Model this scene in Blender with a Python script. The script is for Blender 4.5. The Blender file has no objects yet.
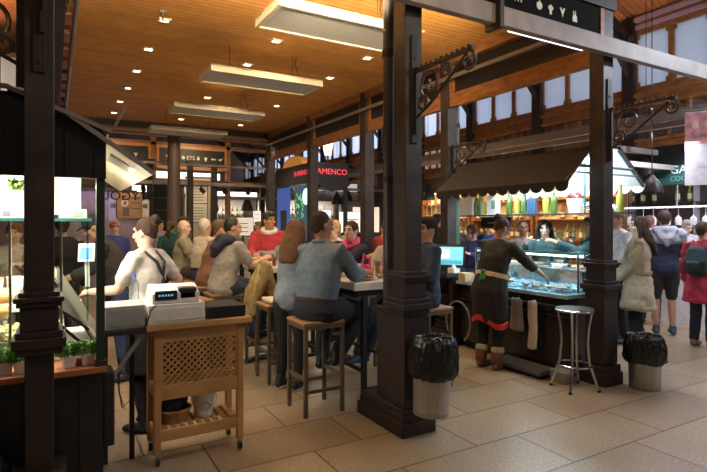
import bpy, bmesh, math, random
from mathutils import Vector, Matrix, noise
R = math.radians
V = Vector
random.seed(7)
COL = bpy.data.collections.new('build'); SCN = bpy.context.scene.collection
S30, C30 = math.sin(R(30)), math.cos(R(30))
def at(px, D, z=0.0):
    """floor position at viewing distance D in the direction of photo column px"""
    L = (px-353.5)/520*D
    return V((S30*D+C30*L, C30*D-S30*L, z))

# ---------------------------------------------------------------- materials
MATS = {}
def nodes(name):
    m = bpy.data.materials.new(name); m.use_nodes = True
    nt = m.node_tree
    return m, nt, nt.nodes['Principled BSDF']
def mat(name, col, rough=.5, metal=0, var=.12, scale=12, bump=0, emit=0, ecol=None, spec=None, coat=0, stretch=None):
    if name in MATS: return MATS[name]
    m, nt, b = nodes(name)
    b.inputs['Roughness'].default_value = rough
    b.inputs['Metallic'].default_value = metal
    if spec is not None: b.inputs['Specular IOR Level'].default_value = spec
    if coat: b.inputs['Coat Weight'].default_value = coat
    tc = nt.nodes.new('ShaderNodeTexCoord')
    no = nt.nodes.new('ShaderNodeTexNoise'); no.inputs['Scale'].default_value = scale; no.inputs['Detail'].default_value = 4
    if stretch:
        mp = nt.nodes.new('ShaderNodeMapping'); mp.inputs['Scale'].default_value = stretch
        nt.links.new(tc.outputs['Object'], mp.inputs[0]); nt.links.new(mp.outputs[0], no.inputs['Vector'])
    else: nt.links.new(tc.outputs['Object'], no.inputs['Vector'])
    rp = nt.nodes.new('ShaderNodeValToRGB')
    rp.color_ramp.elements[0].position = .3; rp.color_ramp.elements[1].position = .7
    rp.color_ramp.elements[0].color = [max(0, c*(1-var)) for c in col[:3]]+[1]
    rp.color_ramp.elements[1].color = [min(1, c*(1+var)) for c in col[:3]]+[1]
    nt.links.new(no.outputs['Fac'], rp.inputs[0]); nt.links.new(rp.outputs[0], b.inputs['Base Color'])
    if bump:
        bp = nt.nodes.new('ShaderNodeBump'); bp.inputs['Strength'].default_value = bump; bp.inputs['Distance'].default_value = .01
        nt.links.new(no.outputs['Fac'], bp.inputs['Height']); nt.links.new(bp.outputs[0], b.inputs['Normal'])
    if emit:
        b.inputs['Emission Color'].default_value = list((ecol or col)[:3])+[1]
        b.inputs['Emission Strength'].default_value = emit
    MATS[name] = m
    return m
def brick_mat(name, c1, c2, mortar, bw, rh, ms, rough=.5, rot=(0,0,0), off=.5, var=.35, nscale=60, bump=.2, loc=(0,0,0), big=.0):
    m, nt, b = nodes(name)
    tc = nt.nodes.new('ShaderNodeTexCoord'); mp = nt.nodes.new('ShaderNodeMapping')
    mp.inputs['Rotation'].default_value = rot; mp.inputs['Location'].default_value = loc
    br = nt.nodes.new('ShaderNodeTexBrick'); br.offset = off; br.inputs['Scale'].default_value = 1
    br.inputs['Brick Width'].default_value = bw; br.inputs['Row Height'].default_value = rh
    br.inputs['Mortar Size'].default_value = ms; br.inputs['Color1'].default_value = list(c1)+[1]; br.inputs['Color2'].default_value = list(c2)+[1]
    br.inputs['Mortar'].default_value = list(mortar)+[1]; br.inputs['Mortar Smooth'].default_value = .1
    nt.links.new(tc.outputs['Object'], mp.inputs[0]); nt.links.new(mp.outputs[0], br.inputs['Vector'])
    no = nt.nodes.new('ShaderNodeTexNoise'); no.inputs['Scale'].default_value = nscale; no.inputs['Detail'].default_value = 6
    nt.links.new(mp.outputs[0], no.inputs['Vector'])
    mr = nt.nodes.new('ShaderNodeMapRange'); mr.inputs['From Min'].default_value = .3; mr.inputs['From Max'].default_value = .7
    mr.inputs['To Min'].default_value = 1-var; mr.inputs['To Max'].default_value = 1+var*.6
    nt.links.new(no.outputs['Fac'], mr.inputs[0])
    n2 = nt.nodes.new('ShaderNodeTexNoise'); n2.inputs['Scale'].default_value = 1.1; n2.inputs['Detail'].default_value = 3
    nt.links.new(mp.outputs[0], n2.inputs['Vector'])
    m2 = nt.nodes.new('ShaderNodeMapRange'); m2.inputs['To Min'].default_value = 1-big; m2.inputs['To Max'].default_value = 1+big
    nt.links.new(n2.outputs['Fac'], m2.inputs[0])
    mu0 = nt.nodes.new('ShaderNodeMath'); mu0.operation = 'MULTIPLY'
    nt.links.new(mr.outputs[0], mu0.inputs[0]); nt.links.new(m2.outputs[0], mu0.inputs[1])
    vm = nt.nodes.new('ShaderNodeVectorMath'); vm.operation = 'SCALE'
    nt.links.new(br.outputs['Color'], vm.inputs[0]); nt.links.new(mu0.outputs[0], vm.inputs['Scale'])
    nt.links.new(vm.outputs[0], b.inputs['Base Color'])
    b.inputs['Roughness'].default_value = rough
    bp = nt.nodes.new('ShaderNodeBump'); bp.inputs['Strength'].default_value = bump; bp.inputs['Distance'].default_value = .006
    iv = nt.nodes.new('ShaderNodeMath'); iv.operation = 'SUBTRACT'; iv.inputs[0].default_value = 1
    nt.links.new(br.outputs['Fac'], iv.inputs[1]); nt.links.new(iv.outputs[0], bp.inputs['Height']); nt.links.new(bp.outputs[0], b.inputs['Normal'])
    MATS[name] = m
    return m
def glass(name, col, rough=0, alpha=.16):
    if name in MATS: return MATS[name]
    m = bpy.data.materials.new(name); m.use_nodes = True; nt = m.node_tree; nt.nodes.clear()
    o = nt.nodes.new('ShaderNodeOutputMaterial'); g = nt.nodes.new('ShaderNodeBsdfGlossy'); g.inputs['Roughness'].default_value = max(rough, .03)
    t = nt.nodes.new('ShaderNodeBsdfTransparent'); t.inputs['Color'].default_value = list(col)+[1]
    g.inputs['Color'].default_value = (1,1,1,1)
    fr = nt.nodes.new('ShaderNodeLayerWeight'); fr.inputs['Blend'].default_value = alpha
    mx = nt.nodes.new('ShaderNodeMixShader')
    nt.links.new(fr.outputs['Facing'], mx.inputs[0]); nt.links.new(t.outputs[0], mx.inputs[1]); nt.links.new(g.outputs[0], mx.inputs[2])
    nt.links.new(mx.outputs[0], o.inputs[0]); MATS[name] = m
    return m
def translucent(name, col):
    m = bpy.data.materials.new(name); m.use_nodes = True; nt = m.node_tree; nt.nodes.clear()
    o = nt.nodes.new('ShaderNodeOutputMaterial'); t = nt.nodes.new('ShaderNodeBsdfTranslucent'); d = nt.nodes.new('ShaderNodeBsdfDiffuse')
    no = nt.nodes.new('ShaderNodeTexNoise'); no.inputs['Scale'].default_value = 2
    rp = nt.nodes.new('ShaderNodeValToRGB'); rp.color_ramp.elements[0].color = [c*.85 for c in col]+[1]; rp.color_ramp.elements[1].color = list(col)+[1]
    nt.links.new(no.outputs['Fac'], rp.inputs[0])
    nt.links.new(rp.outputs[0], t.inputs['Color']); nt.links.new(rp.outputs[0], d.inputs['Color'])
    mx = nt.nodes.new('ShaderNodeMixShader'); mx.inputs[0].default_value = .3
    nt.links.new(t.outputs[0], mx.inputs[1]); nt.links.new(d.outputs[0], mx.inputs[2]); nt.links.new(mx.outputs[0], o.inputs[0])
    MATS[name] = m
    return m
IRON = mat('dark_iron', (.022,.014,.012), .55, .0, .25, 9, .08)
IRONS = mat('weathered_iron', (.036,.026,.023), .5, .1, .5, 7, .1)
BLACK = mat('black_paint', (.012,.012,.014), .5, 0, .3, 8, .05)
BLACKP = mat('black_plastic', (.015,.015,.017), .3)
BAG = mat('black_bag', (.010,.010,.011), .22, 0, .2, 34, .8)
STEEL = mat('brushed_steel', (.42,.41,.40), .38, .85, .12, 40, .03, stretch=(1,1,.05))
GREYM = mat('grey_metal', (.30,.27,.24), .45, .5, .1, 12)
CHROME = mat('chrome', (.62,.62,.62), .15, 1, .05, 5)
WHITE = mat('white_plastic', (.72,.71,.69), .4, 0, .04, 6)
CREAM = mat('cream_paint', (.72,.64,.46), .55, 0, .08, 4)
BEAM = mat('greige_beam_paint', (.30,.25,.24), .55, 0, .2, 5, .05)
TRIM = mat('stained_wood', (.26,.105,.036), .45, 0, .35, 6, .06, stretch=(1,.25,3))
TRIMX = mat('stained_wood_x', (.27,.115,.042), .45, 0, .35, 6, .06, stretch=(.25,1,3))
PINE = mat('pine_wood', (.44,.245,.092), .45, 0, .28, 9, .06, stretch=(1,1,.25))
PINEX = mat('pine_wood_x', (.44,.245,.092), .45, 0, .28, 9, .06, stretch=(.25,1,1))
SEAT = mat('seat_wood', (.36,.20,.09), .4, 0, .3, 14, .05, stretch=(.3,1,1))
TAUPE = mat('taupe_steel', (.17,.14,.11), .4, .5, .1, 10)
MARBLE = mat('white_stone_top', (.74,.71,.66), .3, 0, .06, 5)
CERAM = mat('white_ceramic', (.80,.78,.74), .2, 0, .03, 5)
GLASS = glass('clear_glass', (.93,.97,.96))
GLASSE = mat('glass_edge', (.10,.36,.31), .15, 0, .1, 4, emit=0)
WINEG = glass('drinking_glass', (.86,.9,.9), .02, .35)
DARKWALL = mat('dark_wall', (.05,.04,.036), .6, 0, .3, 3)
WARMWALL = mat('warm_wall', (.62,.45,.25), .6, 0, .15, 3)
WHITEWALL = mat('white_wall', (.75,.72,.66), .6, 0, .06, 3)
AWN = mat('awning_fabric', (.022,.016,.013), .8, 0, .2, 8, .05)
AWNW = mat('awning_lining', (.78,.82,.80), .7, 0, .04, 8)
def cloth(col, name=None, rough=.85):
    k = name or 'cloth_%02x%02x%02x' % tuple(int(min(1, c)*255) for c in col)
    return mat(k, col, rough, 0, .16, 22, .12)
def glow(name, col, s):
    return mat(name, col, .5, 0, .02, 3, emit=s)

# ---------------------------------------------------------------- mesh building
class MB:
    def __init__(s): s.v = []; s.f = []; s.m = []; s.mi = 0
    def add(s, vs, fs):
        o = len(s.v); s.v += [tuple(v) for v in vs]; s.f += [tuple(i+o for i in f) for f in fs]; s.m += [s.mi]*len(fs); return s
    def box(s, x0, x1, y0, y1, z0, z1):
        return s.add([(x0,y0,z0),(x1,y0,z0),(x1,y1,z0),(x0,y1,z0),(x0,y0,z1),(x1,y0,z1),(x1,y1,z1),(x0,y1,z1)],
                     [(0,3,2,1),(4,5,6,7),(0,1,5,4),(1,2,6,5),(2,3,7,6),(3,0,4,7)])
    def cbox(s, c, d, rot=None):
        M = rot if rot is not None else Matrix.Identity(3)
        vs = [V(c)+M@V((sx*d[0]/2, sy*d[1]/2, sz*d[2]/2)) for sz in (-1,1) for sx,sy in ((-1,-1),(1,-1),(1,1),(-1,1))]
        return s.add(vs, [(0,3,2,1),(4,5,6,7),(0,1,5,4),(1,2,6,5),(2,3,7,6),(3,0,4,7)])
    def bar(s, p0, p1, w, h, up=(0,0,1)):
        p0, p1 = V(p0), V(p1); t = (p1-p0); L = t.length; t.normalize(); u = V(up)
        if abs(t.dot(u)) > .98: u = V((0,1,0))
        x = t.cross(u).normalized(); z = x.cross(t)
        M = Matrix((x, t, z)).transposed()
        return s.cbox((p0+p1)/2, (w, L, h), M)
    def tube(s, pts, r, n=8, close=False):
        pts = [V(p) for p in pts]; rs = r if isinstance(r, (list, tuple)) else [r]*len(pts)
        rings = []; N = len(pts); prev = None
        for i, p in enumerate(pts):
            if close: t = pts[(i+1) % N]-pts[i-1]
            else: t = pts[min(i+1, N-1)]-pts[max(i-1, 0)]
            t.normalize()
            if prev is None:
                u = V((0,0,1)) if abs(t.z) < .9 else V((1,0,0))
                u = (u-t*u.dot(t)).normalized()
            else: u = (prev-t*prev.dot(t)).normalized()
            prev = u; w = t.cross(u)
            rings.append([p+(u*math.cos(a)+w*math.sin(a))*rs[i] for a in [2*math.pi*k/n for k in range(n)]])
        vs = [q for r_ in rings for q in r_]; fs = []
        for i in range(N if close else N-1):
            j = (i+1) % N
            for k in range(n): fs.append((i*n+k, i*n+(k+1)%n, j*n+(k+1)%n, j*n+k))
        if not close: fs += [tuple(reversed(range(n))), tuple(range((N-1)*n, N*n))]
        return s.add(vs, fs)
    def cyl(s, p0, p1, r, r2=None, n=16): return s.tube([p0, p1], [r, r if r2 is None else r2], n)
    def lathe(s, prof, c=(0,0,0), n=20, cap=True):
        c = V(c); vs = []; fs = []
        for r, z in prof:
            for k in range(n):
                a = 2*math.pi*k/n; vs.append(c+V((r*math.cos(a), r*math.sin(a), z)))
        for i in range(len(prof)-1):
            for k in range(n): fs.append((i*n+k, i*n+(k+1)%n, (i+1)*n+(k+1)%n, (i+1)*n+k))
        if cap: fs += [tuple(reversed(range(n))), tuple(range((len(prof)-1)*n, len(prof)*n))]
        return s.add(vs, fs)
    def prism(s, poly, fn, t):
        """poly 2-D points; fn(u,v,w) -> 3-D; extruded w from 0 to t"""
        n = len(poly); vs = [fn(u, v, 0) for u, v in poly]+[fn(u, v, t) for u, v in poly]
        return s.add(vs, [tuple(reversed(range(n))), tuple(range(n, 2*n))]+[(i, (i+1)%n, n+(i+1)%n, n+i) for i in range(n)])
    def ell(s, c, r, F=None, n=14, m=9):
        c = V(c); F = F if F is not None else Matrix.Identity(3); vs = [c+F@V((0,0,-r[2]))]; fs = []
        for i in range(1, m):
            ph = -math.pi/2+math.pi*i/m
            for k in range(n):
                a = 2*math.pi*k/n
                vs.append(c+F@V((r[0]*math.cos(ph)*math.cos(a), r[1]*math.cos(ph)*math.sin(a), r[2]*math.sin(ph))))
        vs.append(c+F@V((0,0,r[2]))); T = len(vs)-1
        for k in range(n):
            fs.append((0, 1+(k+1)%n, 1+k)); fs.append((T, T-n+k, T-n+(k+1)%n))
        for i in range(m-2):
            for k in range(n): fs.append((1+i*n+k, 1+i*n+(k+1)%n, 1+(i+1)*n+(k+1)%n, 1+(i+1)*n+k))
        return s.add(vs, fs)
    def loft(s, pts, rad, side=(1,0,0), n=14, cap=.6):
        pts = [V(p) for p in pts]; rad = [(r, r) if not isinstance(r, (tuple, list)) else r for r in rad]
        t0 = (pts[1]-pts[0]).normalized(); t1 = (pts[-1]-pts[-2]).normalized()
        a0, a1 = min(rad[0]), min(rad[-1])
        P = [pts[0]-t0*a0*cap]+pts+[pts[-1]+t1*a1*cap]
        Q = [tuple(x*.62 for x in rad[0])]+list(rad)+[tuple(x*.62 for x in rad[-1])]
        N = len(P); vs = [pts[0]-t0*a0*cap*1.4]; side = V(side)
        for i in range(N):
            t = (P[min(i+1, N-1)]-P[max(i-1, 0)]).normalized()
            u = side-t*side.dot(t)
            if u.length < .15: u = V((0,1,0))-t*t.y
            u.normalize(); w = t.cross(u)
            for k in range(n):
                a = 2*math.pi*k/n; vs.append(P[i]+u*Q[i][0]*math.cos(a)+w*Q[i][1]*math.sin(a))
        vs.append(pts[-1]+t1*a1*cap*1.4); T = len(vs)-1; fs = []
        for k in range(n):
            fs.append((0, 1+(k+1)%n, 1+k)); fs.append((T, T-n+k, T-n+(k+1)%n))
        for i in range(N-1):
            for k in range(n): fs.append((1+i*n+k, 1+i*n+(k+1)%n, 1+(i+1)*n+(k+1)%n, 1+(i+1)*n+k))
        return s.add(vs, fs)
    def mesh(s, name):
        me = bpy.data.meshes.new(name); me.from_pydata(s.v, [], s.f); me.update()
        bm = bmesh.new(); bm.from_mesh(me); bmesh.ops.recalc_face_normals(bm, faces=bm.faces); bm.to_mesh(me); bm.free()
        return me
    def build(s, name, mats, parent=None, smooth=False, bevel=0, shade=None):
        me = s.mesh(name); mats = mats if isinstance(mats, (list, tuple)) else [mats]
        for m in mats: me.materials.append(m)
        if len(mats) > 1:
            for p, k in zip(me.polygons, s.m): p.material_index = k
        if smooth: me.polygons.foreach_set('use_smooth', [True]*len(me.polygons))
        o = bpy.data.objects.new(name, me); COL.objects.link(o)
        if parent: o.parent = parent
        if bevel:
            b = o.modifiers.new('Bevel', 'BEVEL'); b.width = bevel; b.segments = 2; b.limit_method = 'ANGLE'
        if smooth and shade is None:
            try: me.set_sharp_from_angle(angle=R(40))
            except Exception: pass
        return o
def remesh(mb, name, vox, m, parent=None, it=2, amp=0, fold=(9, 9, 5), seed=0):
    me = mb.mesh(name+'_src'); o = bpy.data.objects.new('tmp_src', me); SCN.objects.link(o)
    r = o.modifiers.new('r', 'REMESH'); r.mode = 'VOXEL'; r.voxel_size = vox; r.use_smooth_shade = True
    if it:
        sm = o.modifiers.new('s', 'SMOOTH'); sm.factor = .5; sm.iterations = it
    dg = bpy.context.evaluated_depsgraph_get(); dg.update()
    me2 = bpy.data.meshes.new_from_object(o.evaluated_get(dg), depsgraph=dg); me2.name = name
    bpy.data.objects.remove(o); bpy.data.meshes.remove(me)
    if amp:
        nv = len(me2.vertices); co = [0.0]*(nv*3); no_ = [0.0]*(nv*3); me2.vertices.foreach_get('co', co); me2.vertices.foreach_get('normal', no_)
        for i in range(0, nv*3, 3):
            p = V((co[i]*fold[0]+seed, co[i+1]*fold[1], co[i+2]*fold[2])); a = amp*(noise.noise(p)+.5*noise.noise(p*2.3))
            co[i] += no_[i]*a; co[i+1] += no_[i+1]*a; co[i+2] += no_[i+2]*a
        me2.vertices.foreach_set('co', co); me2.update()
    me2.polygons.foreach_set('use_smooth', [True]*len(me2.polygons))
    me2.materials.clear(); me2.materials.append(m)
    n = bpy.data.objects.new(name, me2); COL.objects.link(n)
    if parent: n.parent = parent
    return n
def thing(name, label, cat, loc=(0,0,0), rot=0, group=None):
    o = bpy.data.objects.new(name, None); COL.objects.link(o); o.empty_display_size = .1
    o.location = loc; o.rotation_euler = (0,0,rot); o['label'] = label; o['category'] = cat
    if group: o['group'] = group
    return o
def tag(o, label, cat, group=None, kind=None):
    o['label'] = label; o['category'] = cat
    if group: o['group'] = group
    if kind: o['kind'] = kind
    return o
def struct(o, label=None):
    o['kind'] = 'structure'
    if label: o['label'] = label
    return o
def kids(o): return [c for c in COL.objects if c.parent == o]
def dup(o, loc=None, rot=None, label=None, parent=None, scale=None):
    c = o.copy(); COL.objects.link(c)
    if parent is not None: c.parent = parent
    for k in list(o.children): dup(k, parent=c)
    if loc is not None: c.location = loc
    if rot is not None: c.rotation_euler = (0,0,rot)
    if scale is not None: c.scale = scale
    if label: c['label'] = label
    return c
def text(s_, size, m, loc, rot, name='lettering', parent=None, ext=.003, align='CENTER'):
    cu = bpy.data.curves.new('t', 'FONT'); cu.body = s_; cu.size = size; cu.extrude = ext; cu.align_x = align; cu.align_y = 'CENTER'; cu.resolution_u = 3
    t = bpy.data.objects.new('tmp_t', cu); SCN.objects.link(t)
    dg = bpy.context.evaluated_depsgraph_get(); dg.update()
    me = bpy.data.meshes.new_from_object(t.evaluated_get(dg), depsgraph=dg); bpy.data.objects.remove(t)
    me.materials.clear(); me.materials.append(m)
    o = bpy.data.objects.new(name, me); COL.objects.link(o); o.location = loc; o.rotation_euler = rot
    if parent: o.parent = parent
    return o
def light(kind, loc, energy, col=(1,.8,.55), size=.1, target=None, spot=None, blend=.6, sy=None, name='lamp_light'):
    l = bpy.data.lights.new(name, kind); l.energy = energy; l.color = col
    if kind == 'AREA':
        l.size = size
        if sy: l.shape = 'RECTANGLE'; l.size_y = sy
    else: l.shadow_soft_size = size
    if kind == 'SPOT': l.spot_size = R(spot or 90); l.spot_blend = blend
    o = bpy.data.objects.new(name, l); COL.objects.link(o); o.location = loc
    if target is not None:
        o.rotation_euler = (V(target)-V(loc)).to_track_quat('-Z', 'Y').to_euler()
    return o
ORD = ['first','second','third','fourth','fifth','sixth','seventh','eighth','ninth','tenth','eleventh','twelfth','thirteenth','fourteenth','fifteenth','sixteenth','seventeenth','eighteenth','nineteenth','twentieth']

# ---------------------------------------------------------------- people
SKIN = mat('skin', (.50,.27,.17), .5, 0, .08, 18)
SKIND = mat('skin_tan', (.36,.18,.11), .5, 0, .08, 18)
SKINL = mat('skin_light', (.62,.40,.30), .5, 0, .06, 18)
EYEW = mat('eye', (.03,.022,.02), .2)
LIPS = mat('lips', (.36,.10,.08), .45)
def ik(a, t, l1, l2, pole):
    a, t = V(a), V(t); d = t-a; L = min(d.length, (l1+l2)*.995); dn = d.normalized(); t = a+dn*L
    x = (l1*l1-l2*l2+L*L)/(2*L); h = math.sqrt(max(0, l1*l1-x*x)); p = V(pole); p = p-dn*p.dot(dn)
    if p.length < 1e-4: p = V((0,-1,0))
    p.normalize()
    return a+dn*x+p*h, t
def person(label, loc, face, h=1.72, hipz=None, hipy=0, lean=0, side=0, twist=0, hyaw=0, hpitch=0, hl=None, hr=None, fl=None, fr=None,
           top=None, sleeve='long', bottom=(.02,.025,.05), legs='long', tuck=False, shoe=(.02,.02,.02), hair='short', hcol=(.02,.013,.01), skin=None,
           vox=.011, build=1.0, coat=0, extras=(), grip=.6, hem=0, z=0, open_collar=False, kl=(0,1,0), kr=(0,1,0), femme=False):
    s = h/1.738; skin = skin or SKIN; top = top or (.3,.3,.3); B = build
    root = thing('person', label, 'person', (loc[0], loc[1], z), R(face-90))
    hipz = hipz if hipz is not None else .93*s
    P = V((0, hipy, hipz)); u = V((math.sin(side), math.sin(lean), math.cos(lean)*math.cos(side))).normalized()
    tw = R(twist); sx = V((math.cos(tw), math.sin(tw), 0)); sx = (sx-u*sx.dot(u)).normalized(); fw = u.cross(sx)
    px_ = V((math.cos(tw*.4), math.sin(tw*.4), 0))
    def sp(k): return P+u*k*s
    NB = sp(.52)
    sh = {-1: sp(.475)-sx*.175*s*(.92 if femme else 1)*B**.5, 1: sp(.475)+sx*.175*s*(.92 if femme else 1)*B**.5}
    hp = {-1: P-px_*.09*s, 1: P+px_*.09*s}
    ya = R(hyaw)+tw*.6; pa = R(hpitch)
    hf = V((-math.sin(ya)*math.cos(pa), math.cos(ya)*math.cos(pa), math.sin(pa))); hr_ = V((math.cos(ya), math.sin(ya), 0))
    hu = hr_.cross(hf); H = Matrix((hr_, hf, hu)).transposed()
    HC = NB+(u*.4+hu*.6).normalized()*.142*s
    tl = {-1: hl if hl is not None else (-.24*s, .02, hipz-.12), 1: hr if hr is not None else (.24*s, .02, hipz-.12)}
    arms = {}
    for k in (-1, 1):
        el, wr = ik(sh[k], tl[k], .285*s, .25*s, (k*.3, -.3, -.9)); arms[k] = (el, wr)
    ft = {-1: fl if fl is not None else (-.10*s, 0, 0), 1: fr if fr is not None else (.10*s, 0, 0)}
    lg = {}
    for k in (-1, 1):
        an = V(ft[k])+V((0, -.02, .085*s)); kn, an = ik(hp[k], an, .425*s, .42*s, kl if k < 0 else kr); lg[k] = (kn, an)
    def ht(p): return HC+H@(V(p)*s)
    # ---- body
    b = MB()
    b.loft([sp(-.07), sp(.02), sp(.16), sp(.30), sp(.42), sp(.49)], [(.13*s*B,.09*s*B), (.155*s*B,.10*s*B), (.125*s*B,.088*s*B), (.145*s*B,.10*s*B), (.15*s*B**.5,.085*s), (.07*s,.06*s)], sx)
    b.loft([sp(.46), NB+(HC-NB)*.35, HC-H@V((0,.02*s,.03*s))], [.058*s, .052*s, .056*s], sx)
    b.ell(ht((0,-.012,.02)), (.074*s,.088*s,.098*s), H, 18, 12); b.ell(ht((0,.018,-.038)), (.056*s,.062*s,.078*s), H, 16, 10)
    b.ell(ht((0,.05,-.096)), (.026*s,.024*s,.02*s), H)
    b.loft([ht((0,.076,.022)), ht((0,.094,-.008)), ht((0,.100,-.030))], [.010*s, .012*s, .016*s], hr_)
    b.ell(ht((0,.070,.034)), (.052*s,.018*s,.014*s), H); b.ell(ht((0,.076,-.062)), (.026*s,.014*s,.013*s), H)
    for k in (-1, 1):
        b.ell(ht((k*.074,-.01,-.005)), (.011*s,.020*s,.032*s), H); b.ell(ht((k*.036,.058,-.022)), (.022*s,.018*s,.022*s), H)
        el, wr = arms[k]; q = (V(wr)-el).normalized()
        b.loft([sh[k].lerp(NB,.35)-u*.03*s, sh[k], sh[k].lerp(el,.45), el], [.045*s, .046*s*B**.5, .045*s*B**.5, .038*s], q); b.loft([NB-u*.01*s, NB.lerp(sh[k],.6)+u*.0*s], [.045*s, .04*s], fw)
        b.loft([el, el.lerp(wr,.3), wr], [.038*s, .040*s, .027*s], sx)
        # hand with palm, four fingers, thumb
        n_ = V((k*-.5, 0, -.9)); pn = n_-q*n_.dot(q); pn.normalize(); w_ = q.cross(pn)
        if w_.dot(V((-k, .3, 0))) < 0: w_ = -w_
        pe = V(wr)+q*.085*s
        b.loft([V(wr), V(wr)+q*.045*s, pe], [(.026*s,.018*s), (.038*s,.016*s), (.038*s,.014*s)], w_, 12)
        for i, fl_ in enumerate((.068,.078,.074,.058)):
            o_ = w_*(.030-.020*i)*s; cu = grip*(.9+.08*i)
            d1 = (q*math.cos(cu*.6)+pn*math.sin(cu*.6)); d2 = (q*math.cos(cu*1.5)+pn*math.sin(cu*1.5)); d3 = (q*math.cos(cu*2.2)+pn*math.sin(cu*2.2))
            f0 = pe+o_-q*.012*s; f1 = f0+d1*(fl_*.45+.012)*s; f2 = f1+d2*fl_*.32*s; f3 = f2+d3*fl_*.25*s
            b.loft([f0, f1, f2, f3], [.0095*s, .009*s, .0085*s, .0078*s], w_, 8)
        t0 = V(wr)+q*.03*s+w_*.022*s; t1 = t0+(q*.6+w_*.7+pn*.3).normalized()*.04*s; t2 = t1+(q*.9+w_*.2+pn*.4).normalized()*.032*s
        b.loft([t0, t1, t2], [.013*s, .011*s, .009*s], w_, 8)
        kn, an = lg[k]
        b.loft([hp[k], hp[k].lerp(kn,.35), kn], [.082*s*B, .078*s*B**.5, .050*s], px_)
        b.loft([kn, kn.lerp(an,.3), an], [.050*s, .053*s, .035*s], px_)
        b.loft([an+V((0,-.03*s,-.03*s)), an+V((0,.06*s,-.045*s)), an+V((0,.16*s,-.058*s))], [(.032*s,.035*s), (.04*s,.028*s), (.038*s,.018*s)], (1,0,0))
    remesh(b, 'body', vox, skin, root, 2)
    for k in (-1, 1):
        MB().ell(ht((k*.031,.0745,.012)), (.011*s,.008*s,.0065*s), H, 10, 6).build('eye', EYEW, root, True)
        MB().loft([ht((k*.014,.087,.033)), ht((k*.034,.084,.038)), ht((k*.052,.072,.032))], [(.004*s,.004*s)]*3, hu, 6).build('eyebrow', cloth(hcol), root, True)
    MB().ell(ht((0,.0875,-.062)), (.020*s,.006*s,.007*s), H, 10, 6).build('lips', LIPS, root, True)
    # ---- trousers
    g = .013*s; cm = cloth(bottom); sd = random.random()*20
    t = MB()
    t.loft([sp(-.07), sp(.03), sp(.115)], [(.145*s*B*(.88 if coat else 1),.100*s*B*(.88 if coat else 1)), (.160*s*B*(.9 if coat else 1)+g*.4,.106*s*B*(.9 if coat else 1)+g*.4), (.118*s*B,.084*s*B)], sx)
    for k in (-1, 1):
        kn, an = lg[k]; wd = 1.0 if not femme else .9
        t.loft([hp[k], hp[k].lerp(kn,.35), kn.lerp(hp[k], .03)], [(.092*s*B*wd*(.85 if coat else 1)+g), (.088*s*B**.5*wd*(.88 if coat else 1)+g), .060*s*wd+g], px_)
        if legs == 'long': t.loft([kn, kn.lerp(an,.3), an.lerp(kn,.03)], [.060*s*wd+g, .060*s*wd+g, .050*s*wd+g*(0 if femme else 1)], px_)
    remesh(t, 'trousers' if legs == 'long' else 'shorts', .015, cm, root, 2, .007, (10,10,7), sd)
    # ---- shoes
    for k in (-1, 1):
        kn, an = lg[k]; q = MB()
        f0 = an+V((0,-.045*s,-.045*s)); 
        q.loft([f0, an+V((0,.06*s,-.045*s)), an+V((0,.17*s,-.056*s))], [(.040*s,.040*s), (.046*s,.040*s), (.040*s,.026*s)], (1,0,0))
        q.loft([an+V((0,-.02*s,-.04*s)), an+V((0,-.005*s,.03*s))], [.045*s, .048*s], (1,0,0))
        sh_ = remesh(q, 'shoe', .012, cloth(shoe, rough=.5), root, 1)
        if 'sole' in extras:
            MB().loft([f0+V((0,0,-.028*s)), an+V((0,.06*s,-.075*s)), an+V((0,.175*s,-.072*s))], [(.044*s,.013*s),(.05*s,.013*s),(.043*s,.012*s)], (1,0,0)).build('sole', WHITE, sh_, True)
        if 'boots' in extras:
            MB().loft([an+V((0,-.01,.0)), an.lerp(kn,.28)], [.062*s, .068*s], (1,0,0)).build('boot_shaft', cloth((.16,.07,.03)), sh_, True)
            MB().loft([an.lerp(kn,.27), an.lerp(kn,.33)], [.072*s, .074*s], (1,0,0)).build('boot_cuff', cloth((.5,.40,.28)), sh_, True)
    # ---- top garment
    tm = cloth(top); q = MB(); lo = -.10 if not hem else -hem
    gg = g*(1.0+coat)
    if tuck: q.loft([sp(.075), sp(.16), sp(.30), sp(.42), sp(.475), sp(.505)], [(.140*s*B+gg*1.2,.102*s*B+gg*1.2), (.146*s*B+gg*1.4,.108*s*B+gg*1.4), (.158*s*B+gg,.115*s*B+gg), (.158*s*B**.5+gg,.098*s+gg), (.115*s+gg,.075*s+gg), (.065*s+gg,.058*s+gg)], sx, 18); t2 = MB().loft([sp(-.02), sp(.03), sp(.075)], [(.160*s*B+gg,.110*s*B+gg), (.152*s*B+gg,.108*s*B+gg), (.142*s*B+gg*1.2,.102*s*B+gg*1.2)], sx, 18).build('waist', cm, root, True)
    else: q.loft([sp(-.05), sp(.03), sp(.16), sp(.30), sp(.42), sp(.475), sp(.505)],
           [(.16*s*B+gg,.115*s*B+gg), (.165*s*B+gg,.118*s*B+gg), (.14*s*B+gg,.103*s*B+gg), (.158*s*B+gg,.115*s*B+gg), (.158*s*B**.5+gg,.098*s+gg), (.115*s+gg,.075*s+gg), (.065*s+gg,.058*s+gg)], sx, 18)
    if femme: 
        for k in (-1, 1): q.ell(sp(.34)+sx*k*.07*s+fw*.085*s, (.065*s,.055*s,.06*s))
    if coat and hipz > .85*s:
        q.loft([sp(.05), sp(-.15), sp(-.15)-V((0,0,.16*s))], [(.165*s+gg,.125*s+gg), (.218*s+gg,.155*s+gg), (.24*s+gg,.185*s+gg)], sx, 18, .12)
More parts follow.
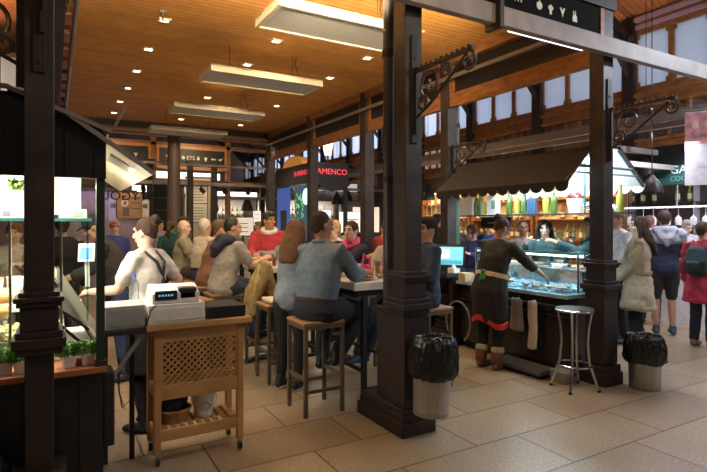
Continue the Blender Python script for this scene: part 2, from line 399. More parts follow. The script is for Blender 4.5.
    for k in (-1, 1):
        el, wr = arms[k]
        if sleeve != 'none':
            q.loft([sh[k].lerp(NB,.35)-u*.03*s, sh[k], sh[k].lerp(el,.45), el if sleeve in ('long','roll') else sh[k].lerp(el,.75)], [.050*s+g, .050*s*B**.5+g, .050*s*B**.5+g*1.1, .046*s+g*1.1], V(wr)-el)
        if sleeve == 'long': q.loft([el, el.lerp(wr,.35), el.lerp(wr,.9)], [.048*s+g*1.2, .047*s+g, .034*s+g], sx)
        elif sleeve == 'roll': q.loft([el, el.lerp(wr,.4)], [.048*s+g*1.2, .047*s+g*1.3], sx)
        q.loft([NB-u*.02*s, NB.lerp(sh[k],.65)-u*.005*s], [.045*s+g*.6, .042*s+g*.6], fw)
    remesh(q, 'coat' if coat else 'shirt', .014, tm, root, 2, .012 if coat else .010, (9,9,12), sd)
    # collar
    if 'collar' in extras:
        MB().tube([NB+sx*math.cos(a)*.068*s+fw*(math.sin(a)*.062*s)+u*(.012-.02*max(0, math.sin(a)))*s for a in [2*math.pi*i/16 for i in range(16)]], .017*s, 8, True).build('collar', tm, root, True)
    for e in extras:
        if isinstance(e, tuple):
            kk = e[0]
            if kk == 'hood':
                hb = MB(); hb.loft([NB+sx*-.12*s+fw*.06*s-u*.03*s, NB+sx*-.11*s-fw*.05*s+u*.0*s, NB-fw*.12*s-u*.01*s, NB+sx*.11*s-fw*.05*s, NB+sx*.12*s+fw*.06*s-u*.03*s], [.035*s,.06*s,.07*s,.06*s,.035*s], u)
                hb.loft([NB-fw*.10*s+u*.0*s, NB-fw*.15*s*B-u*.12*s, NB-fw*.15*s*B-u*.21*s], [(.14*s,.05*s), (.10*s,.045*s), (.03*s,.03*s)], sx)
                remesh(hb, 'hood', .014, cloth(e[1]), root, 2, .008, (12,12,12), sd)
            elif kk == 'yoke':
                yb = MB(); yb.loft([sp(.36), sp(.43), sp(.485), sp(.51)], [(.182*s*B+g,.128*s*B+g), (.178*s*B**.5+g*1.4,.116*s*B**.5+g*1.4), (.135*s+g*1.3,.092*s+g*1.3), (.08*s+g,.072*s+g)], sx, 18)
                for k in (-1, 1): yb.loft([sh[k], sh[k].lerp(arms[k][0],.35)], [.074*s*B**.5+g, .070*s*B**.5+g], sx)
                remesh(yb, 'coloured_yoke', .014, cloth(e[1]), root, 2, .005)
            elif kk == 'apron':
                a_ = MB(); a_.loft([sp(.12), sp(-.05), P-V((0,0,e[2]*s))], [(.150*s*B+g*1.6,.115*s*B+g*1.6), (.165*s*B+g*2.2,.125*s*B+g*2.2), (.18*s+g*2,.15*s+g*2)], sx, 18, .1)
                remesh(a_, 'apron', .014, cloth(e[1]), root, 2, .010, (14,14,2), sd)
                if len(e) > 3:
                    zc = P-V((0,0,e[2]*s)); rg = [zc+sx*math.cos(a)*(.19*s+g*2.4)+fw*math.sin(a)*(.15*s+g*2.4)+V((0,0,.03*math.sin(3*a)-.01)) for a in [2*math.pi*i/28 for i in range(28)]]
                    hb = MB(); 
                    hb.add([p+V((0,0,dz)) for dz in (.028,-.028) for p in rg]+[zc+(p-zc)*.93+V((0,0,dz)) for dz in (-.028,.028) for p in rg],
                           [(j*28+i, j*28+(i+1)%28, ((j+1)%4)*28+(i+1)%28, ((j+1)%4)*28+i) for j in range(4) for i in range(28)])
                    hb.build('apron_hem', cloth(e[3]), root, True)
                    MB().loft([sp(.10), sp(.145)], [(.150*s*B+g*2.0,.112*s*B+g*2.0)]*2, sx, 18, .08).build('waistband', cloth(e[4]), root, True)
                    kb = MB(); kb.bar(sp(.14)-fw*.155*s, sp(.03)-fw*.165*s-sx*.02, .03, .012, fw); kb.bar(sp(.14)-fw*.155*s+sx*.01, sp(.05)-fw*.168*s+sx*.035, .025, .012, fw); kb.ell(sp(.135)-fw*.158*s, (.03,.018,.025))
                    kb.build('apron_bow', cloth(e[5]), root)
            elif kk == 'bib':
                a_ = MB(); a_.loft([sp(.10)+fw*.03*s, sp(.25)+fw*.035*s, sp(.40)+fw*.03*s], [(.12*s,.105*s+g), (.115*s,.105*s+g*1.6), (.075*s,.09*s+g)], sx, 16)
                remesh(a_, 'apron_bib', .012, cloth(e[1]), root, 2, .003)
                for k in (-1, 1):
                    MB().tube([sp(.40)+fw*.12*s+sx*k*.07*s, sp(.49)+fw*.06*s+sx*k*.10*s, sp(.505)-fw*.04*s+sx*k*.085*s, sp(.42)-fw*.125*s+sx*k*.06*s, sp(.25)-fw*.14*s-sx*k*.02*s, sp(.12)-fw*.13*s-sx*k*.06*s], .013*s, 8).build('apron_strap', cloth(e[1]), root, True)
            elif kk == 'stripes':
                for zz in e[2]:
                    MB().loft([sp(zz-.016), sp(zz+.016)], [(.175*s*B+gg*1.3,.128*s*B+gg*1.3)]*2 if zz < .36 else [(.172*s*B**.5+gg*1.3,.118*s+gg*1.3), (.165*s*B**.5+gg*1.2,.112*s+gg*1.2)], sx, 18).build('white_stripe', cloth(e[1]), root, True)
            elif kk == 'glasses':
                gl = MB()
                for k in (-1, 1):
                    gl.tube([ht((k*.034+math.cos(a)*.024, .094, .010+math.sin(a)*.018)) for a in [2*math.pi*i/12 for i in range(12)]], .0028, 6, True)
                    gl.tube([ht((k*.057,.092,.014)), ht((k*.078,.05,.014)), ht((k*.08,-.005,.008))], .0028, 6)
                gl.tube([ht((-.010,.098,.014)), ht((.010,.098,.014))], .0028, 6)
                gl.build('glasses', BLACKP, root)
            elif kk == 'scarf':
                MB().tube([NB+sx*math.cos(a)*.085*s+fw*(math.sin(a)*.075*s+.01)+u*(.01-.03*math.sin(a))*s for a in [2*math.pi*i/16 for i in range(16)]], .034*s, 10, True).build('scarf', cloth(e[1]), root, True)
            elif kk == 'backpack':
                bp = MB(); bp.loft([sp(.10)-fw*.20*s, sp(.25)-fw*.225*s, sp(.40)-fw*.19*s], [(.13*s,.085*s), (.15*s,.10*s), (.12*s,.07*s)], sx)
                bo = remesh(bp, 'backpack', .012, cloth(e[1]), root, 2, .004)
                MB().loft([sp(.14)-fw*.31*s, sp(.24)-fw*.325*s], [(.09*s,.025*s)]*2, sx).build('pocket', cloth([c*1.6 for c in e[1]]), bo, True)
                for k in (-1, 1):
                    MB().tube([sp(.42)-fw*.15*s+sx*k*.09*s, sp(.515)-fw*.02*s+sx*k*.115*s, sp(.42)+fw*.12*s+sx*k*.12*s, sp(.25)+fw*.12*s+sx*k*.15*s, sp(.15)-fw*.1*s+sx*k*.19*s], .016*s, 8).build('strap', cloth((.02,.02,.02)), bo, True)
            elif kk == 'belt':
                MB().loft([sp(.065), sp(.085)] if tuck else [sp(.10), sp(.135)], [(.146*s*B+gg*1.5,.107*s*B+gg*1.5)]*2 if tuck else [(.158*s+gg*1.3,.118*s+gg*1.3)]*2, sx, 18, .08).build('belt', cloth(e[1]), root, True)
            elif kk == 'phone':
                MB().cbox(V(arms[1][1])+V((0,.06,.04)), (.07,.012,.13)).build('phone', BLACKP, root)
    # ---- hair
    hm = cloth(hcol, rough=.55); q = MB(); sd += 3
    if hair == 'short':
        q.ell(ht((0,-.020,.036)), (.083*s,.094*s,.097*s), H, 18, 12); q.ell(ht((0,.03,.088)), (.06*s,.06*s,.04*s), H)
        q.loft([ht((0,-.075,.02)), ht((0,-.078,-.055))], [(.066*s,.025*s), (.05*s,.018*s)], hr_)
    elif hair == 'crop':
        q.ell(ht((0,-.022,.028)), (.0785*s,.086*s,.097*s), H, 18, 12); q.loft([ht((0,-.07,.0)), ht((0,-.072,-.05))], [(.06*s,.02*s), (.05*s,.014*s)], hr_)
    elif hair in ('long', 'pony', 'bun'):
        q.ell(ht((0,-.020,.032)), ((.086 if hair == 'long' else .081)*s,.092*s,.096*s), H, 18, 12)
        for k in ((-1, 1) if hair == 'long' else ()): q.loft([ht((k*.045,.055,.09)), ht((k*.076,.03,.03)), ht((k*.082,.0,-.05))], [(.02*s,.028*s),(.016*s,.03*s),(.014*s,.028*s)], hf)
        if hair == 'long':
            dn = (V((0,0,-1))-fw*.25).normalized(); c0 = ht((0,-.05,-.03))
            q.loft([ht((0,-.06,.05)), c0, c0+dn*.16*s-fw*.03*s, c0+dn*.30*s-fw*.05*s], [(.085*s,.05*s), (.098*s,.058*s), (.122*s,.055*s), (.095*s,.03*s)], hr_)
            for k in (-1, 1): q.loft([ht((k*.078,.01,.02)), ht((k*.086,.0,-.07)), ht((k*.10,.0,-.15))+V((0,0,-.08*s))], [(.02*s,.03*s), (.024*s,.035*s), (.02*s,.03*s)], hf)
        elif hair == 'bun':
            q.loft([ht((0,-.075,-.01)), ht((0,-.08,-.045))], [(.05*s,.02*s), (.035*s,.015*s)], hr_)
            q.ell(ht((0,-.095,.105)), (.045*s,.042*s,.040*s), H); MB().tube([ht((.034*math.cos(a), -.078+.02*math.sin(a), .085+.028*math.sin(a))) for a in [6.283*i/14 for i in range(14)]], .010*s, 7, True).build('hair_tie', cloth((.30,.20,.10)), root, True)
        else:
            q.loft([ht((0,-.10,.02)), ht((0,-.14,-.04)), ht((0,-.12,-.20))], [.028*s, .035*s, .018*s], hr_)
    elif hair == 'fringe':   # bald on top, hair around the back
        q.loft([ht((0,-.045,-.045)), ht((0,-.045,.02))], [(.070*s,.06*s), (.0765*s,.062*s)], hr_)
    if hair in ('short','crop','long','pony','bun','fringe'): 
        remesh(q, 'hair', .009, hm, root, 1, .010 if hair == 'long' else .005, (60,60,9), sd)
    if hair == 'cap' or 'cap' in extras:
        c_ = MB(); c_.ell(ht((0,-.012,.045)), (.086*s,.098*s,.088*s), H, 18, 12); c_.loft([ht((0,.05,.055)), ht((0,.14,.045))], [(.068*s,.010*s), (.055*s,.007*s)], hr_)
        MB().loft([ht((0,-.05,-.03)), ht((0,-.05,.03))], [(.073*s,.05*s), (.078*s,.055*s)], hr_).build('hair', hm, root, True)
        remesh(c_, 'cap', .009, cloth(hcol if hair != 'cap' else (.02,.022,.03)), root, 1)
    if hair == 'beanie':
        c_ = MB(); c_.ell(ht((0,-.012,.05)), (.090*s,.10*s,.095*s), H, 18, 12); c_.loft([ht((0,-.012,.025)), ht((0,-.012,.06))], [(.092*s,.103*s)]*2, hr_, 18)
        remesh(c_, 'woolly_hat', .009, mat('knit', (.30,.14,.12), .9, 0, .9, 40, .2), root, 1)
    return root
# ================================================================ SETTING
FLOOR = brick_mat('granite_slabs', (.38,.295,.205), (.28,.215,.145), (.05,.036,.026), 1.02, .5, .006, .32, off=.37, var=.40, nscale=60, bump=.25, loc=(.12,.29,0), big=.35)
struct(MB().box(-9, 9.6, -7, 29, -.12, 0).build('floor', FLOOR))
PLANK = brick_mat('ceiling_planks', (.62,.305,.078), (.52,.25,.06), (.20,.085,.025), 7.3, .085, .0045, .8, off=.43, var=.16, nscale=5, bump=.5, big=.12)
ORANGE = brick_mat('roof_boards', (.55,.20,.07), (.45,.16,.055), (.16,.05,.02), 2.4, .11, .006, .55, off=.43, var=.16, nscale=5, bump=.5)
struct(MB().box(.22, 4.58, 3.1, 12.25, 3.8, 3.86).build('ceiling', PLANK))
HC = 3.8
# columns ---------------------------------------------------------
def iron_column(x, y, label, base=True, pipe=None, top=4.0, s=.077, slim=1.0, plinth=True, extra_plinth=None, rivet=True):
    t = thing('iron_column', label, 'column', (x, y, 0))
    m = MB(); m.box(-s, s, -s, s, 1.17, top)
    for e in (-1, 1):
        m.box(-s-.012, -s+.01, e*s-.022*(e+1)/2*1-.011*(1-e), e*s+.011, 1.2, top) if 0 else None
    m.build('shaft', IRONS, t, bevel=.006)
    b = MB(); h = .105 if slim == 1 else .066; b.box(-h, h, -h, h, .2, .90)
    if plinth: b.box(-.125, .125, -.125, .125, .2, .27); b.box(-.16*slim, .16*slim, -.16*slim, .16*slim, 0, .14); b.box(-.14*slim, .14*slim, -.14*slim, .14*slim, .14, .2)
    b.build('pedestal', IRON, t, bevel=.006)
    c = MB()
    c.box(-.12, .12, -.12, .12, .88, .915); c.box(-.138, .138, -.138, .138, .915, .965); c.box(-.12, .12, -.12, .12, .965, 1.0); c.box(-.098, .098, -.098, .098, 1.0, 1.14)
    c.v = [(a*slim, b_*slim, z_) for a, b_, z_ in c.v]; c.build('lower_collar', IRON, t, bevel=.005)
    c = MB(); c.box(-.115, .115, -.115, .115, 1.125, 1.15); c.box(-.128, .128, -.128, .128, 1.15, 1.175); c.box(-.105, .105, -.105, .105, 1.175, 1.20)
    c.v = [(a*slim, b_*slim, z_) for a, b_, z_ in c.v]; c.build('upper_collar', IRON, t, bevel=.004)
    if rivet:
        pl = MB(); pl.box(-.028, .028, -s-.014, -s, 2.33 if x < 0 else 2.15, 2.95); q = pl.build('bracket_plate', IRON, t, bevel=.002)
        rv = MB()
        for k in range(3): rv.ell((0, -s-.015, 2.38+.2*k), (.011,.008,.011), n=8, m=5)
        rv.build('bolts', IRONS, q, True)
    if pipe:
        px_, py_, r = pipe
        MB().tube([(px_, py_, .92), (px_, py_, top)], r, 14).build('drainpipe', mat('pipe_grey',(.045,.045,.05),.4) if x < 4 else mat('pipe_green_lit',(.06,.13,.09),.3), t, True)  # green light falling on the pipe is mixed into its colour
        k = MB()
        for z in (1.9, 2.9, 3.45): k.cyl((px_, py_, z-.03), (px_, py_, z+.03), r+.009)
        k.build('pipe_joints', IRON, t, True)
    return t
SCRL = mat('highlit_iron', (.10,.08,.07), .35, .4, .6, 30)  # lighter tone carries the highlights on the scrollwork
def scroll_bracket(x, y, z, ang, L, H_, label):
    """wrought iron bracket; hangs out from (x,y) in direction ang, top at z"""
    t = thing('scroll_bracket', label, 'bracket', (x, y, z), ang)
    MB().bar((0,0,.0), (L,0,0), .03, .018).build('top_bar', IRONS, t)
    MB().bar((.008,0,.03), (.008,0,-H_-.12), .035, .016, (0,1,0)).build('wall_plate', IRON, t)
    def spiral(cx, cz, r, a0, a1, r1): 
        n = 26; return [(cx+(r+(r1-r)*i/n)*math.cos(a0+(a1-a0)*i/n), 0, cz+(r+(r1-r)*i/n)*math.sin(a0+(a1-a0)*i/n)) for i in range(n+1)]
    b = MB(); b.tube([(.02,0,-H_), (L*.3,0,-H_*.78), (L*.62,0,-H_*.4), (L*.9,0,-.02)], .011, 8); b.build('diagonal_brace', IRONS, t, True)
    for nm, a in (('big_scroll', spiral(L*.30, -H_*.36, H_*.34, math.pi*1.2, -math.pi*1.4, .02)), ('small_scroll', spiral(L*.16, -H_*.74, H_*.18, 0, math.pi*3, .015)),
                  ('end_scroll', spiral(L*.93, -.075, .075, math.pi*.6, -math.pi*2.2, .015)), ('leaf_scroll', spiral(L*.58, -H_*.22, H_*.17, math.pi, -math.pi*1.5, .012))):
        MB().tube(a, .012, 7).build(nm, SCRL, t, True)
    d = MB(); d.bar((.01,0,.012),(L,0,.012),.02,.008)
    for k in range(int(L/.055)): d.ell((.03+k*.055, 0, .022), (.014,.014,.016), n=8, m=5)
    d.build('bead_row', IRONS, t, True)
    return t
# nearest column
c1 = iron_column(-.062, 3.2, s=.068, slim=.88, label= 'dark riveted iron column nearest the camera, in front of the left food stall')
c2 = iron_column(2.32, 3.2, 'dark iron column in the middle of the hall on a long stepped plinth, with drainpipe', pipe=(0, .24, .055), plinth=False)
p = MB(); p.box(-.15, .16, -.14, .50, 0, .10); p.box(-.135, .14, -.125, .48, .10, .15); p.box(-.12, .125, -.11, .46, .15, .19); p.build('plinth', IRON, c2, bevel=.006)
p = MB(); p.box(-.07, .07, .15, .32, .19, .90); p.box(-.08, .08, .14, .33, .86, .90); p.build('pipe_pedestal', IRON, c2, bevel=.006)
c3 = iron_column(4.65, 3.2, 'dark iron column beside the chrome bar stool at the seafood stall', plinth=False)
p = MB(); p.box(-.14, .14, -.14, .14, 0, .12); p.box(-.125, .125, -.125, .125, .12, .19); p.build('plinth', IRON, c3, bevel=.006)
q = MB(); q.box(.078, .115, .0, .07, 1.2, 4.0); q.build('pale_side_strip', GREYM, c3)
for i, (x, y, lb) in enumerate(((4.67, 5.5, 'dark iron column rising behind the left end of the black awning, green-lit pipe beside it'),
                        (4.67, 7.62, 'dark iron column standing right of the neon flamenco sign'),
                        (4.67, 9.78, 'dark iron column covering the middle of the flamenco kiosk'),
                        (4.67, 12.2, 'dark iron column left of the flamenco kiosk, at the far right corner of the wooden ceiling'),
                        (2.36, 12.2, 'round grey iron column in front of the far chalkboard sign, below the farthest heater'))):
    if i < 4: iron_column(x, y, lb, pipe=(x+.0-x+.14, .0, .045) if i == 0 else None, rivet=False, s=.09 if i else .077)
    else:
        t = thing('iron_column', lb, 'column', (x, y, 0)); MB().cyl((0,0,.9), (0,0,3.8), .14, n=20).build('shaft', mat('brown_iron',(.10,.07,.055),.45), t, True)
        MB().box(-.2, .2, -.2, .2, 0, .9).build('pedestal', IRON, t, bevel=.01); MB().box(-.3,.3,-.05,.05,3.62,3.8).build('capital', IRON, t, bevel=.01)
for o in COL.objects:
    pass
for y in (5.4, 7.6, 9.8, 12.2): iron_column(-.12, y, 'dark iron column in the row behind the left food stall, %s one back' % ORD[int(round((y-5.4)/2.2))], rivet=False)
scroll_bracket(2.32, 3.11, 2.675, R(-90), .62, .34, 'wrought iron scroll bracket on the middle column, at the edge of the wooden ceiling')
scroll_bracket(4.65, 3.11, 2.64, R(-90), .62, .36, 'wrought iron scroll bracket on the column by the chrome stool')
scroll_bracket(4.67, 5.41, 2.58, R(-90), .6, .3, 'wrought iron scroll bracket above the left end of the black awning')
scroll_bracket(-.14, 3.2, 2.72, R(180), .55, .34, 'wrought iron scroll bracket at the upper left, on the nearest column')
scroll_bracket(-.05, 3.12, 2.95, R(-90), .5, .3, 'wrought iron scroll bracket seen end-on across the front of the nearest column')
# beams and fascias ----------------------------------------------
tn = [0]
def trim(mb, m, bevel=.004):
    tn[0] += 1; return struct(mb.build('trim_%d' % tn[0], m, bevel=bevel))
trim(MB().box(-1.6, 6.37, 3.0, 3.07, 3.14, 3.295), BEAM)
trim(MB().box(3.03, 3.075, 2.95, 3.12, 3.10, 3.75), IRON)
trim(MB().box(-1.6, 4.75, 3.1, 3.2, 3.62, 4.4), IRON)
# sign panel over the opening
sg = thing('pictogram_sign', 'black fascia sign with white food pictograms above the greige beam, top of the photo', 'sign', (3.6, 3.13, 3.36))
MB().box(-1.2, .93, 0, .04, -.06, .55).build('panel', mat('sign_black',(.006,.006,.006),.85,spec=.1), sg)
MB().box(.93, .985, -.01, .05, -.02, .6).build('frame', TRIM, sg)
PIC = mat('sign_white', (.75,.72,.62), .5)
def pict(kind, x, z, s, par, y=-.004, flip=1):
    fn = lambda u, v, w: (x+u*s*flip, y-w, z+v*s)
    circ = lambda cx, cz, r, n=14: [(cx+r*math.cos(2*math.pi*i/n), cz+r*math.sin(2*math.pi*i/n)) for i in range(n)]
    m = MB()
    if kind == 'apple': m.prism(circ(0,0,.42), fn, .004); m.prism([(-.03,.3),(.03,.3),(.1,.6),(.02,.6)], fn, .005)
    if kind == 'grape':
        for c in ((-.2,.1),(.2,.1),(0,-.15),(0,.25),(0,-.4)): m.prism(circ(c[0],c[1],.2), fn, .004+.0005*abs(c[1]))
    if kind == 'pear': m.prism([(0,-.5),(.35,-.3),(.35,0),(.15,.25),(.25,.6),(.05,.4),(-.05,.4),(-.25,.6),(-.15,.25),(-.35,0),(-.35,-.3)], fn, .004)
    if kind == 'prawn': m.prism([(0,-.6),(.12,-.1),(.4,.5),(.15,.45),(0,.1),(-.2,.5),(-.45,.45),(-.15,-.1)], fn, .004)
    if kind == 'bottles': m.prism([(-.35,-.6),(.4,-.6),(.35,.0),(.22,.1),(.2,.6),(.1,.6),(.05,.1),(-.05,.1),(-.1,.55),(-.2,.55),(-.22,.1),(-.3,0)], fn, .004)
    if kind == 'jug': m.prism([(-.3,-.5),(.3,-.5),(.25,.4),(-.25,.4)], fn, .004); m.prism([(.3,-.3),(.55,-.2),(.55,.2),(.27,.3),(.27,.2),(.42,.12),(.42,-.12),(.3,-.2)], fn, .004)
    if kind == 'fish': m.prism([(-.6,0),(-.2,.25),(.2,.2),(.5,0),(.75,.25),(.75,-.25),(.5,0),(.2,-.2),(-.2,-.25)][:4]+[(.2,-.2),(-.2,-.25)], fn, .004); m.prism([(.4,0),(.75,.25),(.75,-.25)], fn, .004)
    if kind == 'ham': m.prism([(-.5,-.1),(-.2,-.35),(.2,-.3),(.4,0),(.7,.3),(.6,.4),(.25,.2),(-.2,.25)], fn, .004)
    return m.build('pictogram', PIC, par)
for kd, x0 in (('apple',.10),('grape',.245),('prawn',.405),('bottles',.57)): pict(kd, x0-.02, .10, .085, sg)
text('m', .13, PIC, (-.18,-.004,.12), (R(90),0,0), 'lettering', sg); 
# X = 4.67 side fascia: wood rails with black panels
for k, (y0, y1) in enumerate(((3.28,5.42),(5.58,7.53),(7.71,9.69),(9.87,12.1))):
    trim(MB().box(4.62, 4.70, y0, y1, 3.12, 3.30), TRIMX)
    trim(MB().box(4.64, 4.69, y0, y1, 3.30, 3.68), BLACK)
    f = MB(); f.box(4.615, 4.66, y0, y0+.09, 3.30, 3.68); f.box(4.615, 4.66, y1-.09, y1, 3.30, 3.68); f.box(4.56, 4.71, y0, y1, 3.68, 3.80); trim(f, TRIMX)
# far side Y = 12.2
for k, (x0, x1) in enumerate(((.0,2.2),(2.52,4.58))):
    trim(MB().box(x0, x1, 12.2, 12.3, 3.52, 3.66), TRIMX); trim(MB().box(x0, x1, 12.22, 12.28, 3.66, 3.8), BLACK)
# left side
trim(MB().box(-.2, .10, 3.4, 12.2, 3.55, 3.8), BLACK)
f = MB()
for y in [3.6+.62*i for i in range(14)]: f.box(.10, .17, y, y+.34, 3.7, 3.8)
trim(f, TRIM)
trim(MB().tube([(.2,3.2,3.72),(.2,12.2,3.72)], .03, 10), GREYM, 0)
cb = MB()
cb.tube([(.14,4.2,3.78),(.10,4.4,3.5),(.12,4.7,3.42),(.15,4.9,3.6),(.13,5.2,3.72)], .008, 6); cb.tube([(.12,3.9,3.75),(.15,4.3,3.6),(.1,4.6,3.68),(.14,5.1,3.55),(.12,6,3.7)], .008, 6)
tag(cb.build('electric_cable', mat('green_cable', (.25,.32,.12), .5), None, True), 'loose green cables looping beside the pipe at the left edge of the wooden ceiling', 'cable')
# conduits
def conduit(p0, p1, label, r=.026, m=None):
    t = MB().cyl(p0, p1, r, n=10).build('conduit_pipe', m or GREYM, None, True); tag(t, label, 'pipe'); return t
conduit((4.5,3.3,3.47), (4.5,12.1,3.47), 'long grey pipe running under the right edge of the wooden ceiling', .028)
conduit((.3,12.05,3.58), (4.55,12.05,3.58), 'long grey pipe across the far end of the wooden ceiling')
tb = thing('tube_light', 'thin lit fluorescent tube under the greige beam by the pictogram sign', 'light', (3.9, 3.3, 3.255))
MB().box(-.42,.62,-.02,.02,.008,.028).build('batten', GREYM, tb); MB().cyl((-.42,0,0),(.6,0,0),.007,n=8).build('tube', glow('tube_glow',(.8,.9,1),1.2), tb, True)
# outer roof over the rest of the market -----------------------------
def slab(a, b, c, d, th, m, nm='ceiling'):
    a, b, c, d = map(V, (a,b,c,d)); n = (b-a).cross(d-a).normalized()*th
    if n.z < 0: n = -n
    return struct(MB().add([a,b,c,d,a+n,b+n,c+n,d+n], [(0,1,2,3),(4,7,6,5),(0,4,5,1),(1,5,6,2),(2,6,7,3),(3,7,4,0)]).build(nm, m))
slab((9.7,-7,5.35), (9.7,29,5.35), (4.6,29,7.2), (4.6,-7,7.2), .08, ORANGE)
slab((-9,-7,5.35), (-9,29,5.35), (.2,29,7.2), (.2,-7,7.2), .08, ORANGE)
slab((.2,-7,7.2), (.2,29,7.2), (4.6,29,7.2), (4.6,-7,7.2), .08, ORANGE)
# right facade X = 9.5
PANE = translucent('frosted_pane', (.74,.75,.86))
DIMP = mat('dim_pane', (.13,.10,.10), .3, 0, .4, 3); LITP = mat('backlit_pane', (.5,.42,.33), .4, 0, .5, 2, emit=.35)
PURP = mat('lilac_lit_wood', (.42,.27,.36), .5, 0, .1)  # purple light on the upper trim is put into the wood colour
wr = MB(); wr.box(9.45, 9.6, -7, 29, 0, 2.9); struct(wr.build('wall_right', DARKWALL))
wn = 0
for k in range(-3, 11):
    y0 = 5.9+2.15*k; y1 = y0+2.15
    m = MB(); m.box(9.36, 9.58, y0-.12, y0+.12, 0, 5.4); q = trim(m, IRON)
    m = MB(); m.bar((9.4,y0,5.0), (6.5,y0,6.45), .12, .16); m.bar((9.4,y0,4.35), (8.35,y0,5.5), .08, .08); m.tube([(9.35,y0,4.95),(9.0,y0,4.98),(8.7,y0,5.2),(8.6,y0,5.42)], .05, 8)
    m.ell((9.28,y0-.1,5.0),(.07,.07,.07)); trim(m, IRON)
    wn += 1; w = struct(thing('window_%d' % wn, 'tall frosted window panes high on the right facade', 'window', (9.5, y0+1.075, 4.07))); del w['category']; del w['label']
    pn = MB()
    for j in range(3):
        a = -.94+.66*j; pn.box(-.01, .01, a, a+.56, .03, 1.0)
    pn.build('panes', PANE, w)
    fr = MB(); fr.box(-.06,.06,-.96,.96,-.12,.03); fr.box(-.06,.06,-.96,.96,1.0,1.09)
    for j in range(4): 
        a = -.99+.66*j; fr.box(-.05,.05,a-.045,a+.045,.03,1.0)
        for e in (-1,1):
            if -1 < a+e*.08 < 1: fr.box(-.045,.045,a+e*.065-.022,a+e*.065+.022,.03,.12)
            if -1 < a+e*.08 < 1: fr.box(-.045,.045,a+e*.065-.022,a+e*.065+.022,.92,1.0)
    fr.build('window_frame', TRIMX, w, bevel=.004)
    m = MB(); m.box(9.40,9.58,y0+.12,y1-.12,5.16,5.24); m.box(9.36,9.5,y0+.12,y1-.12,5.30,5.38); trim(m, PURP)
    m = MB(); m.box(9.44,9.56,y0+.12,y1-.12,3.72,3.97); m.box(9.36,9.5,y0+.12,y1-.12,3.90,3.96); m.box(9.38,9.5,y0+.12,y1-.12,3.70,3.76); m.box(9.42,9.56,y0+.12,y1-.12,2.86,3.1); m.box(9.44,9.56,y0+.12,y1-.12,5.24,5.5)
    m.box(9.38,9.5,y0+.12,y1-.12,3.06,3.12); trim(m, TRIMX)
    m = MB()
    for j in range(6):
        a = y0+.2+.32*j; m.box(9.5, 9.51, a, a+.26, 3.16, 3.66)
    pn = m.build('window_%d' % (40+wn), LITP if k in (2,) else DIMP); struct(pn)
    m = MB()
    for j in range(7): a = y0+.17+.32*j; m.box(9.46,9.54,a-.03,a+.03,3.1,3.7)
    trim(m, TRIMX)
struct(MB().box(9.53, 9.6, -7, 29, 2.9, 3.98).build('wall_right', TRIMX))
struct(MB().box(9.6, 9.62, -7, 29, 5.4, 5.6).build('wall_right', TRIM))
trim(MB().box(7.95, 8.05, 2.2, 26, 3.10, 3.25), GREYM)   # duct beam
trim(MB().box(7.2, 7.28, 1.5, 14, 2.86, 2.94), BEAM)
trim(MB().box(6.9, 9.3, 4.55, 4.62, 2.60, 2.68), BEAM)
# left + end walls
WALLC = mat('market_wall', (.42,.36,.30), .7, 0, .2, 2)
struct(MB().box(-9.1,-9,-7,29,0,5.4).build('wall_left', WALLC)); struct(MB().box(-9,9.6,28.9,29,0,7.2).build('wall_back', WALLC)); struct(MB().box(-9,9.6,-7.1,-7,0,7.2).build('wall_front', WALLC))
f = MB(); f.box(-2.2,.0,11.0,11.08,2.6,2.75); f.box(-2.2,0,11.0,11.08,4.5,4.6); trim(f, TRIM); f = MB(); f.box(-.80,-.58,11.0,11.08,2.75,4.5); trim(f, WHITEWALL)
# heaters ----------------------------------------------------------
STR = brick_mat('heater_slats', (.46,.49,.50), (.42,.45,.46), (.2,.21,.22), 9, .045, .004, .4, off=0, var=.03, bump=.3)
HL = ['heater panel nearest the camera, its right end behind the middle column', 'second heater panel back, under the middle of the wooden ceiling', 'third heater panel back, before the farthest one', 'farthest and lowest-looking heater panel, over the far column']
h0 = None
for i, y in enumerate((4.0, 6.1, 8.25, 10.4)):
    lab = 'long white ceiling-hung '+HL[i]
    if i == 0:
        t = thing('ceiling_heater', lab, 'heater', (1.6, y, 3.35), 0, 'radiant heaters under the wooden ceiling'); h0 = t
        b = MB(); b.box(0,1.46,0,.03,0,.075); b.box(0,1.46,.55,.58,0,.075); b.box(0,.035,.03,.55,0,.075); b.box(1.425,1.46,.03,.55,0,.075); b.box(.0,1.46,0,.58,.06,.08); b.build('housing', mat('heater_case',(.42,.38,.30),.5), t, bevel=.003)
        MB().box(.035,1.40,.03,.55,.012,.06).build('radiant_panel', STR, t); MB().box(1.40,1.424,.03,.55,.008,.03).build('end_grille', STEEL, t)
        w = MB()
        for xx in (.3, 1.15): w.tube([(xx,.29,.08),(xx,.29,.45)], .004, 6)
        w.build('hanger_wires', BLACKP, t)
        MB().tube([(1.2,.35,.08),(1.28,.38,.2),(1.22,.36,.35),(1.24,.36,.45)], .006, 6).build('power_cable', BLACKP, t, True)
    else: dup(h0, (1.6, y, 3.35), label=lab)
